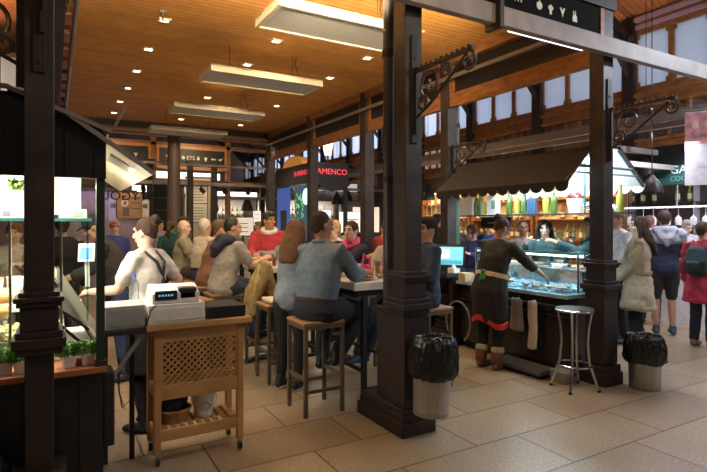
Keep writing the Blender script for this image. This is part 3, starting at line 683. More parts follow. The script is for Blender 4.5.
# downlights
DLG = glow('downlight_glow', (1,.80,.52), 9)
rows = ((1.06,'left-hand row'),(2.37,'middle row'),(3.68,'right-hand row'))
d0 = None; DL = []
for rx, rn in rows:
    for k in range(-1, 6):
        if rx == 1.06 and k == -1: pass
        y = 6.0+1.1*k
        if rx > 3 and k < 0: pass
        lab = 'small square recessed downlight in the wooden ceiling, %s, %s from the camera end' % (rn, ORD[k+1])
        if d0 is None:
            t = thing('recessed_downlight', lab, 'downlight', (rx, y, HC), 0, 'downlights in the wooden ceiling'); d0 = t
            b = MB(); 
            for e in (-1,1): b.box(e*.055-.012,e*.055+.012,-.067,.067,-.012,.002); b.box(-.043,.043,e*.055-.012,e*.055+.012,-.012,.002)
            b.build('ring', CREAM, t); MB().box(-.043,.043,-.043,.043,-.006,-.001).build('diffuser', DLG, t)
        else: dup(d0, (rx, y, HC), label=lab)
        DL.append((rx, y))
for i, (x, y, lb) in enumerate(((1.0,5.75,'small sprinkler head in the ceiling near the top left'), (1.0,9.1,'small sprinkler head in the ceiling, farther back on the left'))):
    s_ = thing('sprinkler', lb, 'sprinkler', (x, y, HC)); MB().cyl((0,0,0),(0,0,-.03),.035,n=12).build('rose', GREYM, s_, True); MB().cyl((0,0,-.03),(0,0,-.10),.010,n=8).build('stem', GREYM, s_, True); MB().cyl((0,0,-.10),(0,0,-.105),.022,n=10).build('deflector', GREYM, s_, True)
# ---- far sign wall (Y = 14.5) with pictogram boards
for x, w_ in ((-.2,.12),(2.2,.14),(4.2,.12)): trim(MB().box(x, x+w_, 14.4, 14.55, 0, 3.9), TRIM)
trim(MB().box(-2, 6.5, 14.4, 14.52, 3.62, 3.72), TRIMX); trim(MB().box(-2, 6.5, 14.4, 14.52, 2.66, 2.74), TRIMX); trim(MB().box(-2, 6.5, 14.5, 14.54, 3.9, 5.5), BLACK)
for i, (x0, x1, lb) in enumerate(((2.34,4.2,'long black pictogram board in a wooden frame, behind the far round column'), (-.05,2.2,'black pictogram board in a wooden frame, left of the far round column'))):
    t = thing('pictogram_sign', lb, 'sign', (x0, 14.38, 3.04)); W_ = x1-x0
    MB().box(.05,W_-.05,0,.04,.06,.52).build('panel', BLACK, t)
    f = MB(); f.box(0,W_,-.03,.05,-.02,.06); f.box(0,W_,-.03,.05,.52,.60); f.box(0,.06,-.03,.05,.06,.52); f.box(W_-.06,W_,-.03,.05,.06,.52); f.build('frame', mat('oak_frame',(.50,.22,.07),.45,0,.2,6), t)
    for j, kd in enumerate(('prawn','jug','apple','bottles','pear','grape','fish','ham') if i == 0 else ('grape','fish','jug','apple','ham','pear','bottles','prawn')):
        if i == 0 and j == 3: text('ETS', .14, PIC, (.28+.2*j,-.004,.29), (R(90),0,0), 'lettering', t); continue
        pict(kd, .28+.2*j*(1 if i == 0 else 1.15), .29, .11, t)
# ================================================================ LEFT STALL
BOARD = brick_mat('black_boards', (.014,.014,.018), (.010,.010,.013), (.002,.002,.002), 4, .14, .004, .4, rot=(0,R(90),0), off=0, var=.4, nscale=8, bump=.5)
def board_wall(mb, name, par): return mb.build(name, BOARD, par)
st = thing('stall_counter', 'black boarded counter of the left food stall with a terracotta ledge', 'counter', (0,0,0))
board_wall(MB().box(-1.3, .25, 3.34, 3.40, 0, .70), 'front_panel', st); board_wall(MB().box(.20, .25, 3.40, 5.0, 0, .70), 'side_panel', st)
bt = MB()
for i in range(12): bt.box(-1.3+.13*i, -1.296+.13*i, 3.334, 3.345, .02, .70)
bt.build('board_grooves', BLACKP, st)
MB().box(-1.3, .265, 3.29, 3.56, .70, .735).build('ledge', mat('terracotta_ledge', (.36,.12,.05), .45), st, bevel=.004)
MB().box(-1.3, .25, 3.56, 4.3, .70, .80).build('counter_slab', WHITE, st)
bx = MB(); bx.box(.255,.32,3.42,3.62,.22,.66); bx.build('junction_box', BLACKP, st, bevel=.01)
cp = thing('stall_canopy', 'black boarded stall canopy with cream-lined side flap, upper left', 'canopy', (0,0,0))
g = MB(); g.prism([(-1.3,1.81),(.262,1.81),(.262,2.065),(-.20,2.25),(-1.3,2.27)], lambda u,v,w: (u,3.29+w,v), .04); g.build('gable_boards', BOARD, cp)
bt = MB()
for i in range(11):
    x = -1.25+.145*i; bt.box(x, x+.005, 3.284, 3.292, 1.82, 1.97 if x > .1 else 2.2 if x > -.2 else 2.25)
bt.build('board_grooves', BLACKP, cp)
CL = mat('canopy_lining', (.66,.60,.44), .6, 0, .12, 3)
def sheet(a, b, c, d, th, m, nm, par=None):
    a, b, c, d = map(V, (a,b,c,d)); n = (b-a).cross(d-a).normalized()*th
    if n.z < 0: n = -n
    return MB().add([a,b,c,d,a+n,b+n,c+n,d+n], [(0,1,2,3),(4,7,6,5),(0,4,5,1),(1,5,6,2),(2,6,7,3),(3,7,4,0)]).build(nm, m, par)
sheet((.265,3.26,2.01),(.51,3.26,1.84),(.51,5.0,1.84),(.265,5.0,2.01), .02, CL, 'flap', cp)
sheet((-.21,3.26,2.255),(.28,3.26,2.06),(.28,5.05,2.06),(-.21,5.05,2.255), .015, BLACK, 'sloping_roof', cp)
MB().bar((-.22,3.245,2.27),(.285,3.245,2.075), .02, .022).build('edge_trim', GREYM, cp); MB().bar((.07,3.25,2.155),(.51,3.25,1.85), .02, .026).build('flap_trim', GREYM, cp); MB().box(-1.3,-.2,3.24,3.27,2.26,2.28).build('ridge_trim', GREYM, cp)
MB().bar((.30,3.6,1.975),(.46,3.6,1.888),.25,.02).build('flap_lamp', STEEL, cp)
MB().bar((.30,3.25,2.10),(.36,3.25,2.22),.03,.015).build('roof_hook', GREYM, cp)
MB().box(-1.3,-.2,3.33,5.0,2.24,2.26).build('inner_ceiling', CL, cp)
pst = thing('stall_post', 'slim dark green post at the right corner of the left food stall', 'post', (.235,3.33,.735)); MB().box(-.022,.022,-.022,.022,0,1.08).build('post', mat('green_iron', (.02,.035,.03), .4), pst)
MB().box(-.03,.03,-.03,.03,0,.03).build('foot', IRON, pst)
# lit back board inside stall
LB = glow('lit_panel', (1,.90,.70), .62)
pn = thing('backlit_sign', 'bright white backlit panel above the glass shelf of the left stall', 'panel', (0,0,0))
MB().box(-1.3,.18,4.4,4.43,1.62,2.0).build('panel', LB, pn); MB().box(-1.3,.18,4.38,4.45,1.98,2.02).build('rail', WHITE, pn)
gs = thing('glass_shelf', 'glass sneeze guard with green-edged shelf over the left stall display', 'glass guard', (0,0,0))
MB().box(-1.3,.19,3.42,3.80,1.57,1.58).build('shelf', GLASS, gs); MB().box(-1.3,.19,3.41,3.42,1.566,1.584).build('shelf_edge', GLASSE, gs); MB().box(.19,.196,3.41,3.80,1.566,1.584).build('shelf_side_edge', GLASSE, gs)
MB().box(-1.3,.17,3.44,3.448,1.0,1.57).build('front_pane', GLASS, gs); MB().box(.17,.18,3.435,3.452,.98,1.57).build('pane_edge', glass('green_glass',(.45,.75,.65),.05,.5), gs)
for i, x in enumerate((-.21, .04)): MB().cyl((x,3.5,.8),(x,3.5,1.57),.008,n=8).build('support_rod', CHROME, gs, True)
dc = thing('glass_display_case', 'low glass display case with sloping end pane on the left stall', 'display case', (0,0,0))
f = MB(); f.bar((.0,3.62,1.22),(.235,3.62,.80),.015,.02); f.bar((-.02,3.9,1.30),(.235,3.9,.86),.015,.02); f.bar((.235,3.62,.80),(.235,3.9,.86),.012,.012); f.bar((-.02,3.6,1.0),(.14,3.6,.83),.018,.018); f.build('frame', BLACKP, dc)
sheet((.0,3.6,1.22),(.235,3.6,.80),(.235,3.92,.86),(.0,3.92,1.28), .006, translucent('glass_white_sheen', (.75,.72,.66)), 'sloping_pane', dc)  # whitish reflection on the pane is built into its material
MB().prism([(.02,1.30),(.236,.925),(.236,.885),(.02,1.05)], lambda u,v,w:(u,3.60+w,v), .006).build('end_pane', translucent('end_glass_sheen',(.62,.60,.55)), dc); MB().bar((.02,3.59,1.045),(.19,3.59,.90),.012,.014).build('pane_rail', BLACKP, dc)  # pale material stands in for the reflection on this pane too
MB().box(-1.3,.2,3.6,3.95,.80,.83).build('tray_base', STEEL, dc); MB().box(-.12,.06,3.63,3.9,.83,.93).build('inner_tub', WHITE, dc, bevel=.01)
# food
pt = thing('food_tray', 'tray of pale green olives in the left stall display', 'tray', (-.42,3.74,.83)); MB().box(-.22,.26,-.12,.13,0,.03).build('tray', STEEL, pt)
ol = MB()
for i in range(260): ol.ell((random.uniform(-.2,.25), random.uniform(-.11,.12), .035+random.random()*.06), (.018,.014,.014), n=8, m=6)
o = ol.build('olives', mat('olive_green', (.50,.50,.22), .4, 0, .5, 60), pt, True); o['kind'] = 'stuff'
for i, (x, y, z, r, c) in enumerate(((-.42,3.86,1.03,(.16,.08,.06),(.60,.30,.10)),(-.30,4.0,1.10,(.12,.08,.05),(.68,.42,.18)),(-.6,3.9,1.08,(.12,.08,.06),(.5,.22,.07)))):
    b = MB(); b.loft([(-r[0],0,0),(-r[0]*.4,0,.01),(r[0]*.4,0,.01),(r[0],0,0)], [(r[1]*.6,r[2]*.6),(r[1],r[2]),(r[1],r[2]),(r[1]*.6,r[2]*.6)], (0,1,0))
    o = b.build('bread_loaf', mat('crust%d' % i, c, .6, 0, .3, 14, .2), None, True); o.location = (x,y,z-.02)
    tag(o, ('golden bread loaf on the left stall shelf, nearest the column', 'pale bread loaf lying behind the others on the left stall', 'dark brown bread loaf at the left edge of the photo')[i], 'bread')
rs = thing('display_riser', 'white riser shelf holding bread inside the left stall', 'shelf', (-.55,3.95,.83)); MB().box(-.35,.3,-.08,.3,.12,.14).build('board', WHITE, rs); MB().box(-.33,-.30,-.06,.28,0,.12).build('leg', WHITE, rs); MB().box(.25,.28,-.06,.28,0,.12).build('leg', WHITE, rs)
for i, (x, y, lb) in enumerate(((-.33,4.1,'paper bag of crisps at the far left behind the sneeze guard'), (-.22,4.12,'plastic tub of nuts beside the near column'), (-.45,4.1,'small clear tub behind the bread, at the photo edge'))):
    t = thing('food_tub', lb, 'tub', (x,y,1.06)); MB().lathe([(.04,0),(.05,.13),(.045,.13),(.036,.01)], n=14).build('tub', CERAM, t, True); MB().cyl((0,0,.13),(0,0,.14),.052).build('lid', mat('lid%d'%i, ((.5,.3,.15),(.7,.65,.55),(.3,.2,.12))[i]), t, True)
# things on glass shelf
pot = thing('planter', 'tall white planter with a bright green plant on the glass shelf', 'planter', (-.175,3.62,1.58)); MB().lathe([(.032,0),(.045,.17),(.04,.17),(.03,.02)], n=18).build('pot', CERAM, pot, True)
LEAF = mat('leaf_green', (.18,.38,.04), .5, 0, .4, 30); lf = MB()
def leaves(mb, n, r, h, z0, s=.02):
    for i in range(n):
        a = random.random()*6.28; d = r*random.random()**.5; z = z0+random.random()*h
        c = V((d*math.cos(a), d*math.sin(a), z)); t = V((math.cos(a)*.8+random.uniform(-.4,.4), math.sin(a)*.8+random.uniform(-.4,.4), random.uniform(.2,1))).normalized(); w = t.cross(V((random.uniform(-1,1),random.uniform(-1,1),.3))).normalized()
        nn = t.cross(w)*s*.15
        mb.add([c, c+t*s*.5+w*s*.32+nn, c+t*s, c+t*s*.5-w*s*.32+nn, c+t*s*.5-nn], [(0,1,4),(1,2,4),(2,3,4),(3,0,4)])
leaves(lf, 60, .04, .06, .16, .035); lf.build('foliage', LEAF, pot)
PG = mat('parsley_green', (.10,.27,.03), .55, 0, .5, 40)
p0 = None
for i, (x, lb) in enumerate(((-.225,'parsley in a white square pot, farthest left on the stall ledge'), (-.155,'parsley in a white square pot just left of the near column'), (.075,'parsley in a white square pot just right of the near column'), (.175,'parsley in a white square pot beside the stall corner post'))):
    if p0 is None:
        p0 = thing('potted_herb', lb, 'plant', (x,3.39,.735), 0, 'potted herbs on the stall ledge'); b = MB(); b.add([(-.028,-.028,0),(.028,-.028,0),(.028,.028,0),(-.028,.028,0),(-.036,-.036,.065),(.036,-.036,.065),(.036,.036,.065),(-.036,.036,.065)], [(0,3,2,1),(4,5,6,7),(0,1,5,4),(1,2,6,5),(2,3,7,6),(3,0,4,7)]); b.build('pot', CERAM, p0)
        l_ = MB(); leaves(l_, 420, .052, .065, .06, .02); l_.build('foliage', PG, p0)
    else: dup(p0, (x,3.39,.735), random.random()*.2, label=lb)
for i, (x, lb) in enumerate(((-.275,'left edge of the photo'),(-.10,'behind the near column'),(.12,'between the two right herb pots'))):
    b = MB().box(-.022,.022,-.022,.022,0,.035).build('red_box', mat('red_brown', (.35,.09,.04), .5), None, bevel=.004); b.location = (x,3.40,.735); tag(b, 'small red-brown box on the stall ledge, '+lb, 'box')
cs = None
for i, (x, w, lb) in enumerate(((-.235,.03,'white box with dark stripe on the glass shelf, at the left edge'), (.075,.045,'white price card on the glass shelf, just right of the near column'), (.135,.045,'framed picture card on the glass shelf, nearest the corner post'))):
    t = thing('price_card', lb, 'card', (x,3.62,1.58)); MB().bar((0,0,.0),(0,.02,.06),w*2,.006).build('card', CERAM, t); MB().bar((0,-.005,.015),(0,.012,.045),w*1.3,.004).build('print', mat('print%d'%i, ((.15,.1,.2),(.6,.55,.5),(.12,.2,.15))[i]), t)
tbp = thing('tablet_screen', 'small blue-white tablet screen inside the left stall near the post', 'tablet', at(86, 3.9, 1.27), R(-10)); MB().bar((0,0,0),(0,.05,.13),.11,.01).build('frame', WHITE, tbp); MB().bar((0,-.006,.015),(0,.044,.118),.085,.004).build('display', glow('blue_screen',(.06,.20,.60),.6), tbp); MB().bar((0,.03,.06),(0,.09,-.2),.03,.01).build('stand', WHITE, tbp)
stt = thing('small_worktop', 'white worktop inside the left stall where the staff stand', 'worktop', (0,0,0)); MB().box(-.6,.19,4.35,4.75,.93,.96).build('top', MARBLE, stt, bevel=.004)
for x in (-.55,.12): MB().box(x,x+.05,4.4,4.7,0,.93).build('leg', BLACK, stt)
# mirrored letters hanging
lt = thing('hanging_letters', 'black cut-out letters seen mirrored, hung below the stall canopy flap', 'letters', (.585,5.0,1.80))
text('PITYGOU', .112, mat('letter_black',(.006,.006,.006),.9,spec=.1), (0,0,-.005), (R(90),0,R(180)), 'letters', lt, .008); MB().box(-.22,.22,-.004,.004,.03,.037).build('rail', BLACKP, lt); 
for x in (-.2,.2): MB().box(x-.004,x+.004,-.004,.004,.03,.16).build('hanger', BLACKP, lt)
tagb = thing('rubbish_sack', 'shiny black bag at the bottom left corner of the photo', 'bag', (-.34,3.16,0)); q = MB(); q.loft([(0,0,.08),(0,0,.3),(.0,0,.48)], [(.13,.12),(.14,.13),(.06,.05)], (1,0,0)); remesh(q, 'bag', .012, BAG, tagb, 1, .02, (12,12,12))
MB().tube([(-.02,0,.5),(0,.02,.55),(.04,0,.52)], .015, 8).build('knot', BAG, tagb, True)
# ================================================================ CART AND TILL
ct = thing('wooden_cart', 'pine trolley with lattice front and slatted bottom shelf', 'cart', (.845,3.64,0))
for (sx, sy) in ((-1,-1),(1,-1),(1,1),(-1,1)):
    l_ = MB().box(sx*.27-.022, sx*.27+.022, sy*.135-.022, sy*.135+.022, .075, .87).build('leg', PINE, ct, bevel=.004)
    w = MB(); w.cyl((sx*.27-.012, sy*.135, .028), (sx*.27+.012, sy*.135, .028), .028, n=14); w.build('caster', BLACKP, l_, True)
    MB().bar((sx*.27, sy*.135, .03),(sx*.27, sy*.135, .076),.028,.02,(0,1,0)).build('caster_fork', CHROME, l_)
t_ = MB(); t_.box(-.34,.34,-.20,.20,.875,.915); t_.build('top', PINEX, ct, bevel=.006)
for bx_ in ((-.25,.25,-.152,-.128,.80,.87),(-.25,.25,-.155,-.125,.42,.505),(-.248,.248,.12,.15,.80,.87),(-.248,.248,.12,.15,.42,.50),(-.25,.25,-.152,-.128,.155,.225),(-.25,.25,.128,.152,.155,.225),
            (-.282,-.258,-.113,.113,.80,.87),(.258,.282,-.113,.113,.80,.87),(-.282,-.258,-.113,.113,.42,.49),(.258,.282,-.113,.113,.42,.49),(-.282,-.258,-.113,.113,.16,.21),(.258,.282,-.113,.113,.16,.21)):
    MB().box(*bx_).build('rail', PINEX, ct, bevel=.003)
p_ = MB()
for k in range(2): p_.box(-.248,-.235,-.150,-.130,.505,.80) if k == 0 else p_.box(.235,.248,-.150,-.130,.505,.80)
p_.box(-.236,.236,-.150,-.130,.505,.517); p_.box(-.236,.236,-.150,-.130,.788,.80); p_.build('door_frame', PINE, ct)
la = MB(); x0, x1, z0, z1 = -.236,.236,.515,.79
for d, yy in ((1,-.146),(-1,-.140)):
    for k in range(-7, 12):
        c = x0+.043*k
        pts = []
        a0 = c if d > 0 else c; 
        za, zb = z0, z1; xa, xb = (c, c+(z1-z0)) if d > 0 else (c+(z1-z0), c)
        P0, P1 = V((xa, yy, za)), V((xb, yy, zb))
        # clip to x range
        def clip(P, Q):
            if P.x < x0: P = P+(Q-P)*((x0-P.x)/(Q.x-P.x))
            if P.x > x1: P = P+(Q-P)*((x1-P.x)/(Q.x-P.x))
            return P
        if max(P0.x,P1.x) <= x0+.01 or min(P0.x,P1.x) >= x1-.01: continue
        A = clip(P0, P1); B = clip(P1, P0)
        la.bar(A, B, .014, .005, (0,1,0)) if 0 else la.bar(A, B, .0125, .005, (0,1,0))
la.build('lattice', PINE, ct)
br_ = MB(); br_.box(-.25,.25,-.11,.11,.42,.435); br_.build('middle_shelf', PINEX, ct)
bk = MB()
bk.box(-.245,.245,.135,.145,.505,.735); bk.build('back_board', mat('shaded_pine',(.10,.05,.02),.6), ct)  # same pine as the trolley, its inside shade put into the colour
for k in range(9): MB().box(-.235+.055*k, -.205+.055*k, -.128, .128, .225, .237).build('shelf_slat', PINE, ct)
bs = thing('wicker_basket', 'low wicker basket on the bottom shelf of the trolley', 'basket', (.70,3.62,.237)); WK = mat('wicker', (.36,.20,.09), .6, 0, .5, 50, .4, stretch=(1,1,6))
MB().lathe([(.085,0),(.105,.075),(.112,.085),(.10,.08),(.08,.01)], n=24).build('basket', WK, bs, True); MB().tube([(.108*math.cos(a),.108*math.sin(a),.083) for a in [6.283*i/24 for i in range(24)]], .008, 6, True).build('rim', WK, bs, True)
q = MB(); q.ell((-.02,0,.07),(.08,.07,.05)); q.ell((.05,.02,.11),(.045,.05,.045)); q.ell((-.03,-.02,.12),(.05,.04,.03)); o = remesh(q, 'dark_cloth', .01, cloth((.03,.035,.06)), None, 1, .012, (14,14,14)); o.location = (.70,3.62,.237+.02); tag(o, 'crumpled dark cloth heaped in the wicker basket', 'cloth')
bu = thing('white_bucket', 'white bucket with wire handle on the trolley shelf', 'bucket', (.90,3.64,.237)); MB().lathe([(.062,0),(.078,.15),(.084,.15),(.084,.16),(.074,.16),(.058,.01)], n=24).build('pail', CERAM, bu, True)
MB().tube([(-.084,0,.14),(-.085,-.03,.10),(-.05,-.08,.06),(0,-.092,.05),(.05,-.08,.06),(.085,-.03,.10),(.084,0,.14)], .003, 6).build('handle', STEEL, bu, True)
dd = MB()
for (a,b) in (((-.035,.075),(0,.105)),((0,.105),(.035,.075)),((.035,.075),(0,.045)),((0,.045),(-.035,.075))): dd.bar((a[0],-.0745,a[1]),(b[0],-.0745,b[1]),.003,.004)
dd.build('diamond_mark', GREYM, bu)
base = thing('cash_box', 'white cash drawer block on top of the trolley', 'cash drawer', (.70,3.62,.915)); MB().box(-.185,.165,-.17,.17,0,.125).build('body', WHITE, base, bevel=.006); MB().box(-.17,.15,-.176,-.17,.02,.1).build('drawer_front', mat('off_white',(.64,.63,.60),.4), base, bevel=.002)
cr = thing('cash_register', 'white electronic cash register with blue display on the drawer block', 'cash register', (.67,3.60,1.04))
b = MB(); b.prism([(-.14,0),(.14,0),(.14,.05),(.06,.11),(-.02,.115),(-.14,.07)], lambda u,v,w: (-.13+w,u,v), .29); b.build('body', WHITE, cr, bevel=.006)
MB().box(-.115,.02,-.145,-.13,.025,.085).build('customer_display_housing', BLACKP, cr, bevel=.004); d_ = MB(); 
for k in range(5): d_.box(-.095+.019*k,-.083+.019*k,-.148,-.1455,.05,.062)
d_.build('display_digits', glow('cyan_digits',(.10,.35,.6),.7), cr)
MB().box(.03,.145,-.14,.06,.02,.10).build('printer_cover', BLACKP, cr, bevel=.012)
MB().tube([(-.11,-.155,.0),(-.15,-.18,-.03),(-.17,-.2,-.1),(-.19,-.185,-.14)], .005, 6).build('cable', BLACKP, cr, True)
tr = thing('black_tray', 'black ribbed tray beside the cash drawer on the trolley', 'tray', (1.02,3.62,.915)); b = MB(); b.box(-.13,.13,-.13,.15,0,.08)
b.build('body', BLACK, tr, bevel=.005); b = MB()
for k in range(4): b.box(-.133,.133,-.134,-.128,.01+.018*k,.018+.018*k)
b.build('ribs', BLACKP, tr)
tb_ = thing('side_table', 'narrow black side table between the stall and the trolley', 'table', (.375,3.6,0)); MB().box(-.12,.14,-.15,.2,.87,.90).build('top', BLACK, tb_)
MB().box(-.1,-.07,.1,.13,0,.87).build('leg', BLACK, tb_); MB().box(.06,.09,.1,.13,0,.87).build('leg', BLACK, tb_); MB().bar((-.1,-.1,.55),(.1,-.1,.84),.02,.03,(0,1,0)).build('brace', GREYM, tb_)
gb = thing('label_printer', 'grey-white printer box on the black side table left of the register', 'printer', (.385,3.6,.90)); MB().box(-.115,.115,-.12,.14,0,.145).build('body', mat('grey_plastic',(.33,.32,.32),.45), gb, bevel=.006); MB().box(-.10,.10,-.124,-.118,.02,.12).build('front_cover', mat('grey_plastic2',(.27,.27,.27),.45), gb)
wb = thing('water_bottle', 'clear plastic water bottle with blue cap behind the cash register', 'bottle', (.475,3.80,.90)); 
MB().box(-.05,.05,-.05,.05,0,.10).build('stand', BLACK, wb); MB().lathe([(.03,.10),(.033,.14),(.03,.2),(.033,.24),(.012,.29)], n=16).build('bottle', glass('pet',(.85,.92,.95),.05,.45), wb, True); MB().cyl((0,0,.285),(0,0,.31),.014).build('cap', mat('blue_cap',(.05,.15,.5),.4), wb, True)
cbl = MB(); cbl.tube([(.46,3.66,.82),(.44,3.62,.6),(.46,3.6,.45),(.38,3.6,.38),(.36,3.6,.5),(.36,3.6,.7)], .005, 6); tag(cbl.build('hanging_cable', BLACKP, None, True), 'black cable hanging in a loop under the side table', 'cable')
# ================================================================ STOOLS / TABLES
def stool_at(x, y, rot, label, proto=[None]):
    if proto[0] is None:
        t = thing('bar_stool', label, 'stool', (x,y,0), rot, 'square steel bar stools at the high tables'); proto[0] = t
        MB().box(-.185,.185,-.185,.185,.735,.76).build('seat', SEAT, t, bevel=.005); f = MB()
        for e in (-1,1): f.box(-.18,.18,e*.165-.014,e*.165+.014,.70,.735); f.box(e*.165-.014,e*.165+.014,-.15,.15,.70,.735)
        f.build('seat_frame', TAUPE, t)
        for sx in (-1,1):
            for sy in (-1,1): MB().box(sx*.165-.015,sx*.165+.015,sy*.165-.015,sy*.165+.015,0,.70).build('leg', TAUPE, t)
        for (a,b,z) in (((-1,-1),(1,-1),.20),((-1,1),(1,1),.20),((-1,-1),(-1,1),.30),((1,-1),(1,1),.30)):
            MB().bar((a[0]*.15,a[1]*.165,z) if a[1]==b[1] else (a[0]*.165,a[1]*.15,z), (b[0]*.15,b[1]*.165,z) if a[1]==b[1] else (b[0]*.165,b[1]*.15,z), .02,.025).build('footrest', TAUPE, t)
        return t
    return dup(proto[0], (x,y,0), rot, label=label)
stool_at(1.91, 3.95, 0, 'square steel bar stool with wooden seat under the man in the blue denim shirt')
stool_at(2.02, 5.42, 0, 'square steel bar stool with the mustard coat over it')
stool_at(1.70, 5.95, 0, 'square steel bar stool under the man in grey with the navy hood')
stool_at(1.72, 6.75, 0, 'square steel bar stool under the man in the brown jacket')
stool_at(1.75, 7.4, 0, 'square steel bar stool under the white-haired man in the beige shirt')
stool_at(1.70, 8.1, 0, 'square steel bar stool under the bald man in the olive shirt')
stool_at(3.12, 4.0, 0, 'square steel bar stool just right of the middle column')
stool_at(3.2, 5.3, 0, 'square steel bar stool under the woman with the pink bag')
stool_at(1.25, 5.6, R(8), 'empty square bar stool with its seat showing behind the trolley')
stool_at(1.12, 6.35, R(-5), 'empty square bar stool nearest the barista, second behind the trolley')
def high_table(x0, x1, y0, y1, label):
    t = thing('high_table', label, 'table', ((x0+x1)/2, (y0+y1)/2, 0), 0, 'white-topped high tables'); w, d = (x1-x0)/2, (y1-y0)/2
    MB().box(-w,w,-d,d,.99,1.055).build('top', MARBLE, t, bevel=.006); f = MB(); f.box(-w+.06,w-.06,-d+.1,d-.06,.93,.99); f.build('apron', BLACK, t)
    for sx in (-1,1):
        for sy in (-1,1): MB().box(sx*(w-.12)-.02,sx*(w-.12)+.02,sy*(d-.05)-.02,sy*(d-.05)+.02,0,.93).build('leg', BLACK, t)
        MB().box(sx*(w-.12)-.013,sx*(w-.12)+.013,-d+.07,d-.07,.28,.31).build('foot_rail', BLACK, t)
    for sy in (-1,1): MB().box(-w+.14,w-.14,sy*(d-.05)-.013,sy*(d-.05)+.013,.12,.15).build('cross_rail', BLACK, t)
    return t
high_table(2.17, 2.86, 3.74, 5.15, 'nearest white high table, behind the middle column')
high_table(2.12, 2.82, 5.6, 6.55, 'second white high table, where the man in the red striped jacket sits')
high_table(2.15, 2.85, 7.0, 9.2, 'farthest white high table, beside the bald man')
coat = thing('mustard_coat', 'mustard coat draped down over a bar stool seat', 'coat', (1.98,5.40,0)); q = MB()
q.loft([(.0,0,1.12),(-.05,-.02,.95),(-.13,-.05,.75),(-.17,-.06,.58)], [(.05,.10),(.09,.13),(.10,.14),(.07,.12)], (1,0,0)); q.loft([(.02,.0,1.12),(.08,.0,.82),(.10,.0,.72)], [(.06,.11),(.08,.13),(.06,.12)], (1,0,0))
remesh(q, 'coat', .014, cloth((.30,.22,.09)), coat, 2, .022, (14,14,6))
MB().tube([(-.02,.04,1.12),(-.06,-.06,1.08),(-.13,-.15,.9),(-.18,-.15,.68)], .02, 8).build('lapel', cloth((.38,.29,.13)), coat, True)
cu = MB(); cu.loft([(-.13,0,.79),(.13,0,.79)], [(.15,.03)]*2, (0,1,0)); o = cu.build('seat_cushion', cloth((.60,.50,.36)), None, True); o.location = (1.97,4.92,0); tag(o, 'pale cushion on the stool behind the man in the denim shirt', 'cushion')
stool_at(1.97, 4.92, 0, 'square steel bar stool with the pale cushion')
# slatted bench behind trolley
bn = thing('slatted_bench', 'slatted pale wood bench top seen above the trolley', 'bench', (1.25,7.0,0))
for k in range(7): MB().box(-.35+.1*k,-.28+.1*k,-.25,.25,.73,.76).build('slat', PINE, bn)
MB().box(-.36,.36,-.26,-.23,.66,.73).build('rail', PINEX, bn); MB().box(-.36,.36,.23,.26,.66,.73).build('rail', PINEX, bn)
for sx in (-.33,.30):
    for sy in (-.24,.21): MB().box(sx,sx+.04,sy,sy+.04,0,.66).build('leg', TAUPE, bn)
# tableware
def plate(x, y, label, food=None, r=.11, z=1.055):
    t = thing('plate', label, 'plate', (x,y,z)); MB().lathe([(r*.55,0),(r*.62,.006),(r,.018),(r,.022),(r*.6,.011)], n=24).build('dish', CERAM, t, True)
    if food:
        f = MB()
        for i in range(9): f.ell((random.uniform(-.5,.5)*r, random.uniform(-.5,.5)*r, .02+random.random()*.012), (.022,.018,.012), n=8, m=6)
        o = f.build('food', mat('food_%d' % (int(food[0]*100)), food, .5, 0, .4, 40), t, True)
    return t
plate(2.40,3.95,'round white plate with bits of ham nearest the middle column', (.55,.16,.09)); plate(2.30,4.30,'round white plate of golden fried food by the man\'s hand', (.62,.36,.12)); plate(2.62,4.05,'white plate with greens at the near end of the table', (.30,.28,.08), .09)
plate(2.35,4.75,'white plate of tapas in front of the long-haired woman', (.55,.30,.16)); plate(2.65,4.6,'white plate of red tomato tapas by the woman with the pink bag', (.55,.10,.06))
plate(2.35,5.85,'white plate on the second high table near the juice glass', (.6,.4,.2)); plate(2.62,6.1,'white plate before the man in red', (.55,.12,.08)); plate(2.35,7.5,'white plate on the farthest high table', (.6,.4,.2))
def tumbler(x, y, label, liq, z=1.055, h=.13, r=.034):
    t = thing('drinking_glass', label, 'glass', (x,y,z)); MB().lathe([(r*.8,0),(r,h),(r*.93,h),(r*.74,.01)], n=18).build('glass', WINEG, t, True)
    if liq: MB().lathe([(r*.7,.012),(r*.86,h*.75)], n=16).build('drink', mat('drink_%d' % int(liq[0]*100+liq[2]*7), liq, .15), t, True)
    return t
tumbler(2.22,5.68,'tall glass of orange juice on the corner of the second high table', (.70,.22,.06), h=.15); tumbler(2.42,5.72,'glass of red drink on the second high table', (.5,.05,.05)); tumbler(2.30,6.3,'clear glass on the second high table, before the man in red', None)
tumbler(2.52,4.35,'glass of pink drink between the plates on the nearest high table', (.6,.12,.2)); tumbler(2.75,4.3,'small beer glass on the nearest high table', (.65,.38,.06)); tumbler(2.3,7.2,'beer glass on the farthest high table', (.65,.38,.06))
sb = thing('sauce_bottle', 'slim bottle with a pink label standing by the drainpipe on the nearest high table', 'bottle', (2.66,4.02,1.055)); MB().lathe([(.024,0),(.026,.02),(.026,.13),(.011,.19),(.011,.235)], n=16).build('bottle', mat('amber',(.55,.35,.15),.15), sb, True); MB().lathe([(.0268,.04),(.0268,.11)], n=16).build('label_band', mat('pinklabel',(.7,.3,.32)), sb, True)
